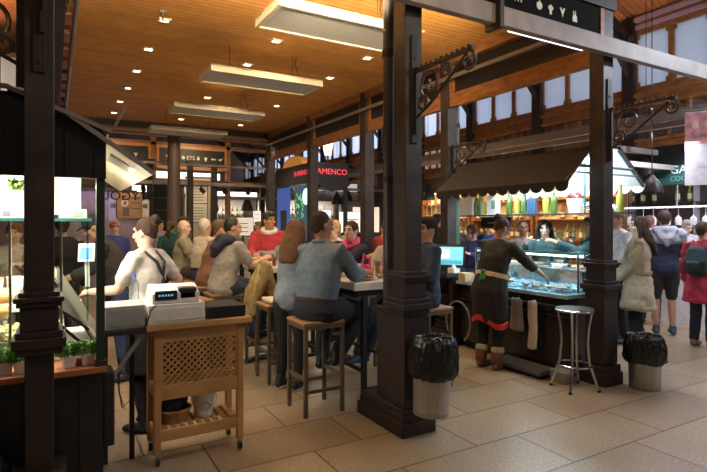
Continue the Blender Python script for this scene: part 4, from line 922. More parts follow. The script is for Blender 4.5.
pb = thing('pink_bag', 'bright pink bag hanging at the side of the woman in navy', 'bag', at(366, 5.0, 1.02)); q = MB(); q.loft([(0,0,-.12),(0,0,0),(0,0,.12)], [(.13,.06),(.12,.06),(.05,.03)], (1,0,0)); remesh(q, 'pouch', .012, cloth((.75,.05,.25)), pb, 1, .012); MB().tube([(.05,0,.08),(.04,.0,.2),(-.02,0,.24),(-.05,0,.1)], .013, 8).build('strap', cloth((.75,.10,.28)), pb, True)
pap = thing('plastic_bag', 'crumpled white plastic bag lying on the floor behind the trolley', 'bag', (1.93,5.75,0)); q = MB(); q.loft([(-.26,.05,.03),(-.05,0,.07),(.2,-.03,.09)], [(.12,.02),(.17,.05),(.13,.05)], (0,1,0)); remesh(q, 'bag', .014, mat('white_film',(.65,.63,.60),.35), pap, 1, .03, (12,12,12))
MB().bar((-.1,-.06,.09),(.1,-.09,.12),.1,.004).build('printed_mark', mat('greyprint',(.35,.36,.4)), pap)
# ================================================================ BINS
def bin_(x, y, h, r0, r1, label, tilt=0):
    t = thing('waste_bin', label, 'bin', (x,y,0)); MB().lathe([(r0*.97,0),(r0,.012),(r1,h*.62),(r1*.98,h*.95),(r1*.9,h*.95),(r0*.9,.03)], n=32).build('body', STEEL, t, True)
    MB().lathe([(r0*1.01,.0),(r0*1.02,.03)], n=32).build('base_ring', GREYM, t, True)
    b = MB(); prof = [(r1*1.03,h*.50),(r1*1.12,h*.49),(r1*1.24,h*.53),(r1*1.27,h*.62),(r1*1.26,h*.74),(r1*1.22,h*.86),(r1*1.14,h*.95),(r1*1.04,h*1.0),(r1*.97,h*.99),(r1*.9,h*.9),(r1*.82,h*.7),(r1*.1,h*.6)]
    n = 120; vs = []; fs = []; P_ = []
    for i in range(len(prof)-1):
        for j in range(4): f_ = j/4; P_.append((prof[i][0]*(1-f_)+prof[i+1][0]*f_, prof[i][1]*(1-f_)+prof[i+1][1]*f_))
    P_.append(prof[-1])
    for i, (r, z) in enumerate(P_):
        for k in range(n):
            a = 6.2832*k/n; c_, s_ = math.cos(a), math.sin(a); p = V((c_*4+x, s_*4+y, z*5.5))
            cr = abs(noise.noise(p))*.13+abs(noise.noise(p*2.3+V((3,1,2))))*.09+abs(noise.noise(V((c_*9, s_*9, z*6))))*.10+abs(noise.noise(p*5))*.04
            rr = r*(1+.07-cr); zz = z+.018*noise.noise(V((c_*1.3+x, s_*1.3, i*.05)))+.006*noise.noise(V((c_*6, s_*6, z*9)))
            vs.append((rr*c_, rr*s_, zz))
    for i in range(len(P_)-1):
        for k in range(n): fs.append((i*n+k, i*n+(k+1)%n, (i+1)*n+(k+1)%n, (i+1)*n+k))
    fs.append(tuple(range((len(P_)-1)*n, len(P_)*n)))
    b.add(vs, fs); b.build('bin_liner', BAG, t, True, shade=1)
    k_ = MB(); k_.tube([(r1*.55,-.02,h*.9),(r1*.3,.02,h*.98),(-r1*.1,0,h*.96),(-r1*.3,.05,h*.88)], .012, 8); k_.build('bag_fold', BAG, t, True)
    return t
b_ = bin_(2.315, 2.92, .54, .122, .140, 'brushed steel waste bin with black liner hung on the middle column'); b_.location.z = .205; b_.rotation_euler = (0,R(4),0)
MB().box(-.03,.03,.10,.19,.30,.36).build('wall_bracket', GREYM, b_)
bin_(4.85, 2.885, .50, .135, .145, 'brushed steel waste bin with black liner right of the chrome stool')
# ================================================================ CHROME STOOL
cs = thing('chrome_stool', 'round-seated chrome bar stool in front of the right column', 'stool', (4.25,3.20,0))
MB().lathe([(.0,.735),(.165,.735),(.172,.745),(.165,.76),(.0,.765)], n=28, cap=False).build('seat', mat('dark_steel',(.12,.12,.12),.3,.7), cs, True)
MB().tube([(.168*math.cos(a),.168*math.sin(a),.742) for a in [6.283*i/28 for i in range(28)]], .011, 8, True).build('seat_ring', CHROME, cs, True)
for k in range(4):
    a = R(28+90*k); c_, s_ = math.cos(a), math.sin(a)
    l_ = MB().tube([(.15*c_,.15*s_,.735),(.125*c_,.125*s_,.6),(.115*c_,.115*s_,.45),(.13*c_,.13*s_,.26),(.215*c_,.215*s_,.0)], .013, 10).build('leg', CHROME, cs, True)
    MB().cyl((.214*c_,.214*s_,.0),(.208*c_,.208*s_,.02),.017).build('rubber_foot', BLACKP, l_, True)
MB().tube([(.155*math.cos(a),.155*math.sin(a),.23) for a in [6.283*i/28 for i in range(28)]], .010, 8, True).build('foot_ring', CHROME, cs, True)
# ================================================================ SEAFOOD STALL
CX = 4.42
sf = thing('seafood_counter', 'long black seafood counter with pale glass-topped working ledge', 'counter', (0,0,0))
DB = mat('counter_black', (.022,.018,.016), .25, 0, .25, 6)
MB().box(CX+.04, CX+.62, 3.42, 5.02, .10, .80).build('front_panel', DB, sf)
g = MB()
for y in (3.75,4.05,4.35,4.65,4.95): g.box(CX+.03,CX+.045,y,y+.012,.14,.76)
g.box(CX+.02,CX+.045,3.42,5.02,.60,.615); g.build('panel_joints', BLACKP, sf); MB().box(CX+.10,CX+.56,3.45,5.0,0,.10).build('plinth', BLACK, sf)
MB().box(CX-.02, CX+.64, 3.40, 5.04, .80, .84).build('worktop', mat('ice_blue_top', (.35,.52,.60), .2, 0, .2, 9), sf, bevel=.004)
MB().cyl((CX-.02,3.5,.72),(CX-.02,4.5,.72),.009,n=8).build('towel_rail', CHROME, sf, True)
cw = thing('back_counter', 'black service counter holding the till screen at the left end of the seafood stall', 'counter', (0,0,0))
MB().box(CX-.06,CX+.5,5.05,5.12,.0,.88).build('side_panel', DB, cw); MB().box(CX-.16,CX+.5,5.05,6.3,.88,.93).build('worktop', mat('dark_glass_top',(.03,.05,.055),.12), cw); MB().box(CX-.02,CX+.5,6.2,6.3,0,.88).build('side_panel', DB, cw)
MB().box(CX-.02,CX+.5,5.12,6.2,.34,.37).build('shelf', DB, cw); MB().box(CX-.02,CX+.5,5.12,6.2,.62,.64).build('shelf', DB, cw); MB().box(CX+.46,CX+.5,5.36,6.2,0,.88).build('back_panel', DB, cw)
gc = thing('glass_seafood_case', 'curved glass case over the iced seafood, in front of the dark-haired girl', 'display case', (0,0,0))
MB().box(CX+.18,CX+.66,3.42,4.9,1.235,1.25).build('glass_top', glass('pale_glass',(.75,.92,.93),.05,.4), gc); MB().box(CX+.17,CX+.18,3.42,4.9,1.228,1.256).build('top_edge', GLASSE, gc); MB().box(CX+.655,CX+.665,3.42,4.9,.84,1.235).build('customer_pane', GLASS, gc)
sheet((CX+.30,3.44,.86),(CX+.20,3.44,1.2),(CX+.20,4.9,1.2),(CX+.30,4.9,.86), .006, GLASS, 'inner_pane', gc)
for y in (3.43,4.9): MB().box(CX+.2,CX+.66,y-.008,y,.84,1.235).build('end_pane', GLASS, gc); MB().cyl((CX+.19,y,.84),(CX+.19,y,1.25),.012,n=8).build('corner_post', CHROME, gc, True)
MB().box(CX+.3,CX+.6,3.46,4.86,1.05,1.06).build('inner_shelf', GLASS, gc)
MB().cyl((CX+.30,3.46,1.215),(CX+.30,4.86,1.215),.012,n=8).build('case_light', glow('case_glow',(.75,.92,1),5), gc, True)
ic = MB()
for i in range(420): ic.cbox((random.uniform(CX+.04,CX+.62), random.uniform(3.46,4.9), .85+random.random()*.02), (.035,.03,.02), Matrix.Rotation(random.random()*3,3,'Z')@Matrix.Rotation(random.random(),3,'X'))
o = ic.build('crushed_ice', mat('ice', (.45,.66,.80), .15, 0, .2, 20)); tag(o, 'blue-lit crushed ice spread on the seafood counter', 'ice', kind='stuff')
pl0 = None
for i in range(5):
    y = 3.55+.30*i; lb = 'oval tray of %s in the seafood case, %s from the right column' % (('orange prawns','pale fish','brown shellfish','salmon pieces','pink shrimps')[i], ORD[i]); t = thing('seafood_tray', lb, 'tray', (CX+.44,y,1.06))
    MB().box(-.12,.12,-.11,.11,0,.012).build('tray', STEEL, t, bevel=.003); f = MB()
    for k in range(22): f.loft([(random.uniform(-.1,.1),random.uniform(-.09,.09),.03) if 0 else (lambda a,b:(a,b,.03))(*(random.uniform(-.1,.08),random.uniform(-.09,.07)))]*1+[(random.uniform(-.08,.1),random.uniform(-.07,.09),.045)], [(.012,.010),(.007,.007)], (1,0,0), 6)
    f.build('seafood', mat('sea_%d'%i, ((.60,.22,.08),(.62,.55,.48),(.30,.19,.10),(.65,.30,.2),(.6,.35,.3))[i], .35, 0, .4, 40), t, True)
for i, (y, c, lb) in enumerate(((4.35,(.5,.3,.2),'heap of cooked prawns under the worker\'s hand on the ledge'),(3.95,(.45,.35,.28),'heap of shellfish on the ledge right of the worker\'s hand'),(3.62,(.5,.42,.35),'heap of oysters on the ledge next to the right column'))):
    f = MB()
    for k in range(26): f.ell((random.uniform(-.08,.08),random.uniform(-.11,.11),.02+random.random()*.03), (.026,.018,.012), Matrix.Rotation(random.random()*3,3,'Z'), 8, 6)
    o = f.build('shellfish_heap', mat('shell_%d'%i, c, .4, 0, .5, 40), None, True); o.location = (CX+.12,y,.862); tag(o, lb, 'seafood')
def wineglass(name, label, group=None):
    t = thing(name, label, 'glass', (0,0,0), 0, group); MB().lathe([(.034,0),(.033,.004),(.004,.008),(.0035,.08),(.012,.09),(.033,.115),(.037,.145),(.030,.19),(.028,.19),(.034,.145),(.030,.118),(.004,.095)], n=18).build('glass', WINEG, t, True); return t
w = wineglass('wine_glass','stemmed glass of white wine on the case in front of the girl'); w.location = (CX+.45,3.86,1.25); MB().lathe([(.006,.098),(.028,.118),(.0345,.14)], n=16).build('wine', mat('white_wine',(.62,.52,.10),.1), w, True); w.scale = (1.15,1.15,1.2)
w2 = wineglass('wine_glass','stemmed glass with dark wine on the case, right of the white wine'); w2.location = (CX+.45,3.70,1.25); MB().lathe([(.006,.098),(.028,.118),(.0345,.135)], n=16).build('wine', mat('red_wine',(.20,.02,.05),.1), w2, True); w2.scale = (1.1,1.1,1.2)
for i, (y, z0, c, w_, lb) in enumerate(((4.02,.40,(.30,.27,.25),.17,'grey towel hanging folded from the counter rail behind the worker'),(3.80,.24,(.55,.50,.46),.12,'long white towel hanging from the counter rail right of the grey one'))):
    q = MB(); q.loft([(0,0,.73),(.0,0,.6),(0,0,z0)], [(w_*.45,.02),(w_*.5,.018),(w_*.55,.022)], (0,1,0)); o = remesh(q, 'hanging_towel', .01, cloth(c), None, 1, .02, (2,26,3)); o.location = (CX-.045,y,0); tag(o, lb, 'towel')
sp_ = thing('floor_platform', 'low black step platform under the hanging towels', 'platform', (4.30,3.85,0)); MB().box(-.14,.12,-.32,.35,.04,.085).build('top', mat('platform_grey',(.10,.10,.10),.5), sp_, bevel=.006); MB().box(-.10,.10,-.28,.3,0,.04).build('base', BLACK, sp_)
sc_ = thing('floor_box', 'small grey box on the floor by the chrome stool', 'box', (4.33,3.40,0)); MB().box(-.07,.07,-.09,.09,0,.10).build('body', GREYM, sc_, bevel=.01); MB().box(-.075,.075,-.095,.095,.10,.115).build('lid', mat('lidgrey',(.3,.3,.28)), sc_)
hs = MB(); hs.tube([V((4.36,4.95+.22*math.cos(a),.34+.25*math.sin(a))) for a in [R(-60+i*13) for i in range(24)]], .012, 8); tag(hs.build('hose', mat('grey_hose',(.22,.21,.2),.4), None, True), 'grey hose hanging in a loop behind the worker', 'hose')
# till screen etc
ps = thing('till_screen', 'touch screen till glowing turquoise at the end of the seafood stall', 'screen', (4.42,5.22,.93), R(-50)); ps.scale = (1.3,1.3,1.25)
MB().bar((0,0,.06),(0,.06,.28),.34,.02).build('bezel', BLACKP, ps); MB().bar((0,-.012,.075),(0,.047,.262),.30,.004).build('display', glow('teal_screen',(.14,.42,.48),.8), ps); MB().box(-.08,.08,-.02,.12,0,.07).build('foot', BLACKP, ps)
MB().bar((0,-.018,.085),(0,-.005,.12),.28,.003).build('screen_header', glow('screen_head',(.05,.25,.35),.8), ps); MB().bar((-.05,-.003,.14),(-.05,.030,.235),.14,.003).build('screen_list', glow('screen_pale',(.55,.75,.70),.8), ps)
gr_ = thing('paper_rolls', 'pile of white paper napkins on the seafood stall worktop', 'napkins', (4.53,4.72,.84))
for k in range(4): MB().box(-.09+.004*k,.10-.006*k,-.12,.12-.01*k,.022*k,.02+.022*k).build('napkin_stack', CERAM, gr_, bevel=.004)
t = thing('cardboard_box', 'small tan carton beside the napkins on the seafood stall', 'box', (4.47,4.93,.84)); MB().box(-.07,.07,-.06,.06,0,.10).build('carton', mat('tan_card',(.55,.40,.22)), t); MB().box(-.07,.07,-.005,.005,.1,.103).build('tape', CERAM, t)
tumbler(4.30,5.38,'glass of yellow beer beside the turquoise till screen', (.62,.42,.05), .93)
t = thing('tissue_box', 'white tissue box in front of the till screen', 'box', (4.42,5.10,.93)); MB().box(-.05,.05,-.06,.06,0,.06).build('box', CERAM, t); MB().ell((0,0,.07),(.03,.02,.03)).build('tissue', WHITE, t, True)
t = thing('standing_menu', 'small white menu card standing left of the till screen', 'menu', (4.31,5.55,.93), R(-60)); MB().bar((0,0,0),(0,.03,.24),.14,.005).build('card', CERAM, t); MB().bar((0,-.006,.04),(0,.02,.2),.10,.003).build('print', mat('menu_print',(.35,.42,.5)), t)
q = MB(); q.ell((0,0,.10),(.12,.14,.10)); q.ell((.02,.05,.18),(.05,.05,.05)); o = remesh(q,'shopping_bag',.012,mat('grey_film',(.35,.34,.33),.3),None,1,.03,(14,14,14)); o.location = (4.62,5.7,.37); tag(o,'crumpled pale plastic bag on the shelf under the till screen','bag')
# awning
aw = thing('awning', 'black scalloped awning of the seafood stall with white-lit lining', 'awning', (0,0,0))
def scallop(mb, x, y0, y1, z, dz, n, th=.012):
    L = (y1-y0)/n; poly = [(y0,z),(y0,z-dz*.3)]
    for i in range(n):
        for k in range(1, 7): a = math.pi*k/6; poly.append((y0+L*(i+.5)-L/2*math.cos(a), z-dz*.3-dz*.7*math.sin(a)))
    poly.append((y1,z)); mb.prism(poly, lambda u,v,w: (x+w,u,v), th)
Y0, Y1 = 3.12, 5.05; XR = 4.9; XN = 4.71; XF = 5.07
sheet((4.1,3.15,1.94),(XN,3.35,2.33),(XN,5.25,2.33),(4.1,Y1,1.94), .012, AWN, 'near_slope', aw)
sheet((XN,3.33,2.33),(XF,3.28,2.34),(XF,5.25,2.34),(XN,5.25,2.33), .012, AWN, 'ridge_strip', aw)
sheet((XN,3.35,2.32),(XF,3.30,2.325),(XF,5.24,2.325),(XN,5.24,2.32), .006, AWNW, 'ridge_lining', aw)
s2 = MB(); scallop(s2, 4.09, 3.15, Y1, 1.95, .10, 13); s2.build('near_valance', AWN, aw)
sheet((4.125,3.19,1.955),(XN,3.36,2.32),(XN,5.24,2.32),(4.125,Y1,1.955), .006, AWNW, 'near_lining', aw)
sheet((XF,3.28,2.34),(5.42,3.22,1.97),(5.42,5.2,1.97),(XF,5.25,2.34), .012, AWN, 'far_slope', aw)
sheet((XF,3.30,2.325),(5.40,3.23,1.96),(5.40,5.19,1.96),(XF,5.24,2.325), .006, AWNW, 'far_lining', aw)
s2 = MB(); scallop(s2, 5.41, 3.22, 5.2, 1.98, .10, 13); s2.build('far_valance', AWNW, aw)
e = MB(); e.add([(4.1,Y1,1.96),(XR,5.25,2.33),(5.42,5.2,1.97),(4.1,Y1+.01,1.96),(XR,5.26,2.33),(5.42,5.21,1.97)], [(0,1,2),(5,4,3),(0,3,4,1),(1,4,5,2),(2,5,3,0)]); e.build('end_panel', AWN, aw)
f = MB(); f.tube([(XF,3.29,2.31),(5.40,3.23,1.95)], .018, 8); f.tube([(4.12,3.19,1.95),(XN,3.36,2.31)], .018, 8); f.tube([(4.42,3.28,2.12),(5.25,3.26,2.12)], .016, 8); f.tube([(4.3,3.25,2.05),(5.3,3.24,2.05)], .010, 8); f.tube([(XR,3.3,2.30),(XR,5.2,2.30)], .016, 8)
f.tube([(4.12,3.2,1.95),(4.12,5.0,1.95)], .014, 8); f.build('frame', mat('grey_blue_metal',(.18,.22,.24),.4,.5), aw, True)
fl_ = thing('fluorescent_lamp', 'bright white fluorescent lamp under the awning ridge', 'lamp', (XR,4.2,2.22)); MB().box(-.05,.05,-.8,.8,.03,.06).build('housing', WHITE, fl_); MB().cyl((0,-.78,.01),(0,.78,.01),.018,n=10).build('tube', glow('fluoro',(.85,.97,1),14), fl_, True)
# hanging shelf with bottles
hsf = thing('bottle_shelf', 'long dark glass shelf hung under the awning carrying bottles', 'shelf', (0,0,0)); MB().box(5.15,5.45,3.3,6.2,1.66,1.675).build('board', mat('dark_glass',(.03,.06,.07),.15), hsf); 
for y in (3.75,4.6,5.4,6.15): MB().box(5.15,5.165,y-.008,y+.008,1.675,2.3).build('hanger', mat('teal_metal',(.06,.16,.18),.4,.4), hsf)
def bottle(name, label, gl, r=.037, h=.30, foil=None, lab=None, cat='bottle', group=None):
    t = thing(name, label, cat, (0,0,0), 0, group); MB().lathe([(r*.9,0),(r,.01),(r,h*.55),(r*.85,h*.63),(r*.38,h*.76),(r*.36,h*.97),(r*.42,h)], n=16).build('bottle', gl, t, True)
    if foil: MB().lathe([(r*.40,h*.84),(r*.45,h*1.005)], n=12).build('foil', foil, t, True)
    if lab: MB().lathe([(r*1.02,h*.14),(r*1.02,h*.46)], n=16).build('label_band', lab, t, True)
    return t
GB = mat('green_bottle', (.10,.17,.04), .1, 0, .2); YB = mat('yellow_bottle', (.42,.40,.08), .1, 0, .1); BB = mat('brown_bottle', (.10,.045,.02), .12); CB_ = mat('clear_bottle', (.55,.60,.58), .1)
LABW = mat('paper_label', (.7,.66,.55), .6); LABD = mat('dark_label', (.06,.05,.05), .5); GOLD = mat('gold_foil', (.5,.36,.12), .3, .6); RED = mat('red_label', (.45,.06,.04), .5)
b1 = bottle('wine_bottle', 'yellow-green bottle standing just left of the right column under the awning', YB, .04, .30); b1.location = (5.3,3.42,1.675)
b1['label'] = 'tall yellow-green bottle just left of the right column under the awning'
for i, (y, gl) in enumerate(((4.28,GB),(4.40,YB),(4.75,GB),(4.87,YB),(5.00,GB),(5.5,YB),(5.62,GB))):
    b = bottle('wine_bottle', '%s bottle on the hanging shelf, %s along from the right column' % ('olive green' if gl is GB else 'bright yellow', ORD[i+1]), gl, .04, .30, GOLD, None, group='bottles on the hanging shelf'); b.location = (5.3,y,1.675)
vs_ = thing('flower_pot', 'white pot with dark red flowers on the hanging shelf', 'pot', (5.3,3.98,1.675)); MB().lathe([(.07,0),(.10,.17),(.092,.17),(.06,.02)], n=20).build('pot', CERAM, vs_, True); q = MB(); leaves(q, 40, .07, .07, .17, .035); q.build('flowers', mat('wine_red',(.25,.02,.05),.6), vs_)
q = MB(); q.ell((0,0,.06),(.16,.16,.06)); q.ell((0,-.1,.02),(.12,.1,.05)); o = remesh(q,'wrapped_bowl',.014,glass('film',(.80,.84,.86),.08,.55),None,1,.025,(14,14,14)); o.location = (5.3,3.68,1.69); tag(o,'bowl wrapped in crumpled clear film on the hanging shelf','bowl')
for i, (y, w_, lb) in enumerate(((5.85,.42,'white paper bag hung at the left end of the hanging shelf'),(5.25,.22,'white card with drawings standing on the hanging shelf'),(4.58,.12,'dark blue box on the hanging shelf between the bottles'))):
    t = thing('shelf_card', lb, 'card', (5.25,y,1.675)); MB().box(-.01,.03,-w_/2,w_/2,0,.27 if i < 2 else .2).build('board', (CERAM,CERAM,mat('navy_box',(.04,.10,.20)))[i], t, bevel=.003)
    if i == 1: MB().box(-.014,-.008,-.05,.02,.08,.2).build('drawing', mat('greenprint',(.2,.35,.2)), t)
cbk = thing('chalkboard', 'small black chalkboard hanging below the bottle shelf behind the worker', 'chalkboard', (5.4,5.35,1.50)); MB().box(0,.02,-.28,.28,-.0,.14).build('board', BLACK, cbk); f = MB(); f.box(-.006,.026,-.3,.3,.14,.155); f.box(-.006,.026,-.3,.3,-.015,0); f.build('frame', TRIM, cbk)
MB().box(-.004,0,-.15,.15,.06,.075).build('chalk_writing', LABW, cbk)
# ================================================================ SHOP WALL behind (X ~ 8.7)
def shelf_unit(label, origin, rot, W_, zs, back, depth=.3, side=TRIM, top=2.3):
    t = thing('shelving_unit', label, 'shelves', origin, rot)
    MB().box(0,W_,depth-.02,depth,0,top).build('back_panel', back, t)
    for x in (0,W_-.03): MB().box(x,x+.03,0,depth-.02,0,top).build('side_panel', side, t)
    for z in zs: MB().box(.03,W_-.03,0,depth-.02,z-.02,z).build('shelf_board', side, t)
    return t
goods = []
def proto_goods():
    G = []
    G.append(('wine_bottle', lambda l,g: bottle('wine_bottle', l, BB, .038,.29,RED,LABW,group=g)))
    G.append(('olive_oil_bottle', lambda l,g: bottle('olive_oil_bottle', l, YB, .033,.26,GOLD,LABD,group=g)))
    G.append(('cider_bottle', lambda l,g: bottle('cider_bottle', l, GB, .036,.30,GOLD,LABW,group=g)))
    def jar(l,g):
        t = thing('jar', l, 'jar', (0,0,0), 0, g); MB().lathe([(.04,0),(.044,.01),(.044,.10),(.036,.115)], n=14).build('jar', mat('honey',(.50,.24,.05),.15), t, True); MB().cyl((0,0,.113),(0,0,.13),.038,n=14).build('lid', mat('white_lid',(.6,.58,.5)), t, True); return t
    G.append(('jar', jar))
    def box_(l,g):
        t = thing('gift_box', l, 'box', (0,0,0), 0, g); MB().box(-.07,.07,-.05,.05,0,.16).build('box', mat('cream_carton',(.62,.50,.30)), t); MB().box(-.05,.05,-.052,-.05,.05,.11).build('label_patch', RED, t); return t
    G.append(('gift_box', box_))
    return G
PG_ = proto_goods(); CACHE = {}
KW = ['dark wine bottle','yellow olive oil bottle','green cider bottle','jar of honey','cream gift box']
def fill(origin, rot, W_, zs, where, seed, step=.105, skip=.12, maxn=60, kinds=(0,1,2,3,4)):
    rnd = random.Random(seed); M = Matrix.Rotation(rot, 3, 'Z'); n = 0
    for si, z in enumerate(zs):
        x = .08; cnt = 0; k = rnd.choice(kinds); run = rnd.randint(2,5)
        while x < W_-.08 and n < maxn:
            run -= 1
            if run <= 0: k = rnd.choice(kinds); run = rnd.randint(2,5)
            if rnd.random() > skip:
                cnt += 1; n += 1
                lab = '%s, %s from left, %s shelf up, %s' % (KW[k], ORD[min(cnt-1,19)], ORD[si], where)
                loc = V(origin)+M@V((x, .12, z))
                if k not in CACHE:
                    o = PG_[k][1](lab, 'goods on the shop shelves'); CACHE[k] = o; o.location = loc; o.rotation_euler = (0,0,rot)
                else: dup(CACHE[k], loc, rot, lab)
            x += .16 if k == 4 else step
    return n
ZS = (.85,1.25,1.65,2.05)
# facing -X : local +y -> +X ; local x -> -Y : rot = -90
for i, (y, lb) in enumerate(((11.2,'left shop shelves'),(9.3,'middle shop shelves'),(7.4,'right shop shelves'))):
    shelf_unit('warm-lit wooden shelving full of goods, the '+lb, (8.6,y,0), R(-90), 1.8, ZS, WARMWALL); fill((8.6,y,0), R(-90), 1.8, ZS, lb, 10+i, .15, .2, 32)
    st_ = thing('shelf_light', 'warm strip light above the '+lb, 'light', (8.55,y-.9,2.32)); MB().box(-.03,.03,-.8,.8,0,.03).build('housing', WHITE, st_); MB().box(-.02,.02,-.78,.78,-.012,0).build('strip', glow('warm_strip',(1,.72,.38),7), st_)
rk = thing('wire_rack', 'white wire display rack with loaves against the warm shop wall', 'rack', (7.7,9.35,0)); b = MB()
for k in range(7): b.box(0,.012,-.5+.165*k,-.488+.165*k,.7,2.0)
for k in range(6): b.box(0,.012,-.5,.5,.75+.24*k,.762+.24*k)
b.build('grid', WHITE, rk); MB().box(.012,.3,-.5,.5,.9,.93).build('shelf', WHITE, rk)
for j, y in enumerate((9.1,9.5)):
    b = MB(); b.ell((0,0,.06),(.1,.17,.07)); o = b.build('round_loaf', mat('loaf%d'%j,(.66,.42,.18),.6,0,.3,14,.2), None, True); o.location = (7.85,y,.93); tag(o, 'pale round loaf on the wire rack, %s one' % ('right' if j == 0 else 'left'), 'bread')
# ================================================================ RIGHT BAR
rb = thing('right_bar_counter', 'white-fronted bar counter behind the people at the right', 'counter', (0,0,0)); MB().box(8.3,8.7,1.4,5.5,0,1.02).build('front_panel', mat('lit_white_front',(.74,.73,.78),.3), rb); MB().box(8.2,8.8,1.35,5.55,1.02,1.07).build('top', MARBLE, rb, bevel=.005)
bw = thing('back_bar_unit', 'dark back bar with shelves behind the right counter', 'shelves', (0,0,0)); MB().box(9.3,9.42,1.2,6.4,0,2.8).build('back_panel', DARKWALL, bw)
for z in (1.5,1.9,2.25): MB().box(9.17,9.3,1.2,6.4,z,z+.025).build('shelf_board', BLACK, bw)
for y in (1.3,2.4,3.5,4.6,5.7): MB().box(9.17,9.3,y,y+.04,1.1,2.6).build('divider', mat('grey_div',(.25,.25,.27)), bw)
fill((9.11,6.2,0), R(-90), 3.6, (1.925,), 'right back bar', 77, .2, .4, 12, (0,2,1))
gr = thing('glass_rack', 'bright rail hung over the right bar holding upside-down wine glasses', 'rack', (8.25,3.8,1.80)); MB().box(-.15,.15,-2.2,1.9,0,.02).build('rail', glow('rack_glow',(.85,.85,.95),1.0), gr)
for y in (-2,-.7,.6,1.8): MB().box(-.01,.01,y,y+.02,.02,.9).build('hanger', GREYM, gr)
wg = None
for k in range(18):
    lb = 'clear wine glass hanging upside down from the bar rail, %s from its left end' % ORD[k]
    if wg is None: _W = WINEG; WINEG = mat('pale_lit_glass', (.80,.80,.88), .1, 0, .3, 30); wg = wineglass('hanging_glass', lb, 'glasses hanging over the right bar'); wg.rotation_euler = (math.pi,0,0); wg.location = (8.2,5.5,1.80)  # brightness of the lit clear glasses is put into a pale opaque colour
    else: g_ = dup(wg, (8.2+.05*(k%2),5.5-.19*k,1.80), label=lb); g_.rotation_euler = (math.pi,0,0); g_.scale = (1.3,1.3,1.4); wg.scale = (1.3,1.3,1.4)
bs_ = thing('bar_sign', 'black sign with pale letters above the right bar', 'sign', (8.0,3.95,2.38)); MB().box(0,.04,-.9,1.1,-.25,.35).build('panel', mat('sign_dark',(.015,.02,.022),.4), bs_)
text('GAI', .17, mat('pale_teal_letters',(.5,.62,.6),.5,0,.02,3,0,.35), (-.006,.42,-.03), (R(90),0,R(-90)), 'lettering', bs_, align='LEFT'); text('COC', .10, mat('teal_letters',(.16,.40,.36),.5), (-.006,.42,-.16), (R(90),0,R(-90)), 'lettering', bs_, align='LEFT')
MB().box(-.004,0,.05,.75,-.24,.04).build('teal_patch', mat('teal_patch',(.03,.10,.09),.4), bs_)
bn_ = thing('hanging_banner', 'white banner with a pink photo of faces at the right edge', 'banner', at(710,6.6,0)); bn_.rotation_euler = (0,0,R(-62)); bn_.location.z = 0
MB().box(-.27,.4,0,.012,2.05,3.0).build('cloth_sheet', mat('banner_white',(.55,.50,.56),.6), bn_); MB().box(-.27,.4,-.003,0,2.58,2.98).build('photo_print', mat('pink_photo',(.45,.19,.20),.6,0,.75,7), bn_); MB().cyl((-.3,0,3.01),(.45,0,3.01),.014,n=8).build('rod', GREYM, bn_, True); MB().tube([(-.2,0,3.01),(-.2,.0,3.2)], .006, 6).build('hook', GREYM, bn_, True)
for xx,dw in ((-.2,.09),(-.06,.08),(.09,.1)): 
    MB().ell((xx+.04,-.001,2.82),(.045,.006,.06)).build('printed_face', mat('print_face',(.58,.33,.30),.6), bn_, True)
text('el arte del vino', .035, mat('grey_letters',(.25,.23,.27)), (-.14,-.004,2.28), (R(90),0,0), 'lettering', bn_, .001, 'LEFT')
def pendant(px, D, z, r, h, label, m=None, top=5.0, lit=True, g=None):
    p = at(px, D); t = thing('pendant_lamp', label, 'lamp', (p.x,p.y,z), 0, g); MB().lathe([(r,0),(r*.92,h*.35),(r*.6,h*.75),(r*.2,h),(r*.12,h*1.15),(r*.1,h*1.15),(r*.55,h*.7),(r*.86,h*.32),(r*.95,0)], n=22).build('shade', m or mat('bronze_shade',(.03,.022,.02),.4,.3), t, True)
    MB().cyl((0,0,h*1.1),(0,0,top-z),.006,n=6).build('cord', BLACKP, t)
    if lit: MB().ell((0,0,h*.25),(r*.3,r*.3,r*.3)).build('bulb', glow('bulb_glow',(1,.8,.5),6), t, True)
    return t
pendant(652,6.4,1.93,.125,.20,'dark bell-shaped pendant lamp hanging in front of the right bar sign', top=5.2); pendant(646,8.0,2.22,.17,.30,'larger dim pendant lamp behind the bell-shaped one', top=5.0, lit=False)
tag(MB().box(6.85,9.3,4.3,4.36,2.35,2.42).build('menu_rail', GREYM), 'thin grey metal rail above the right bar sign', 'rail')
# ================================================================ FLAMENCO KIOSK
kx, ky = 5.2, 10.9
kk = thing('flamenco_kiosk', 'dark kiosk with red neon lettering on both fascias', 'kiosk', (kx,ky,0))
KD = mat('kiosk_black', (.02,.018,.02), .35)
MB().box(0,.95,0,2.3,2.52,3.0).build('fascia', KD, kk, bevel=.01); MB().box(0,.9,.1,2.2,0,1.0).build('counter_base', KD, kk); 
for x,y in ((.02,.02),(.86,.02),(.02,2.2),(.86,2.2)): MB().box(x,x+.08,y,y+.08,0,2.42).build('corner_post', KD, kk)
NEON = glow('neon_red', (.85,.07,.10), .75)
text('FLAMENCO', .17, NEON, (-.006,.62,2.78), (R(90),0,R(-90)), 'neon_lettering', kk); text('FLAMENCO', .19, NEON, (.42,-.006,2.78), (R(90),0,0), 'neon_lettering', kk)
q = MB(); poly = [(1.3-.62*math.cos(math.pi*i/14), .26*math.sin(math.pi*i/14)) for i in range(15)]; q.prism(poly, lambda u,v,w: (.05+w,u,3.0+v), .25); q.build('arched_pediment', glow('arch_amber',(.42,.16,.03),.6), kk)
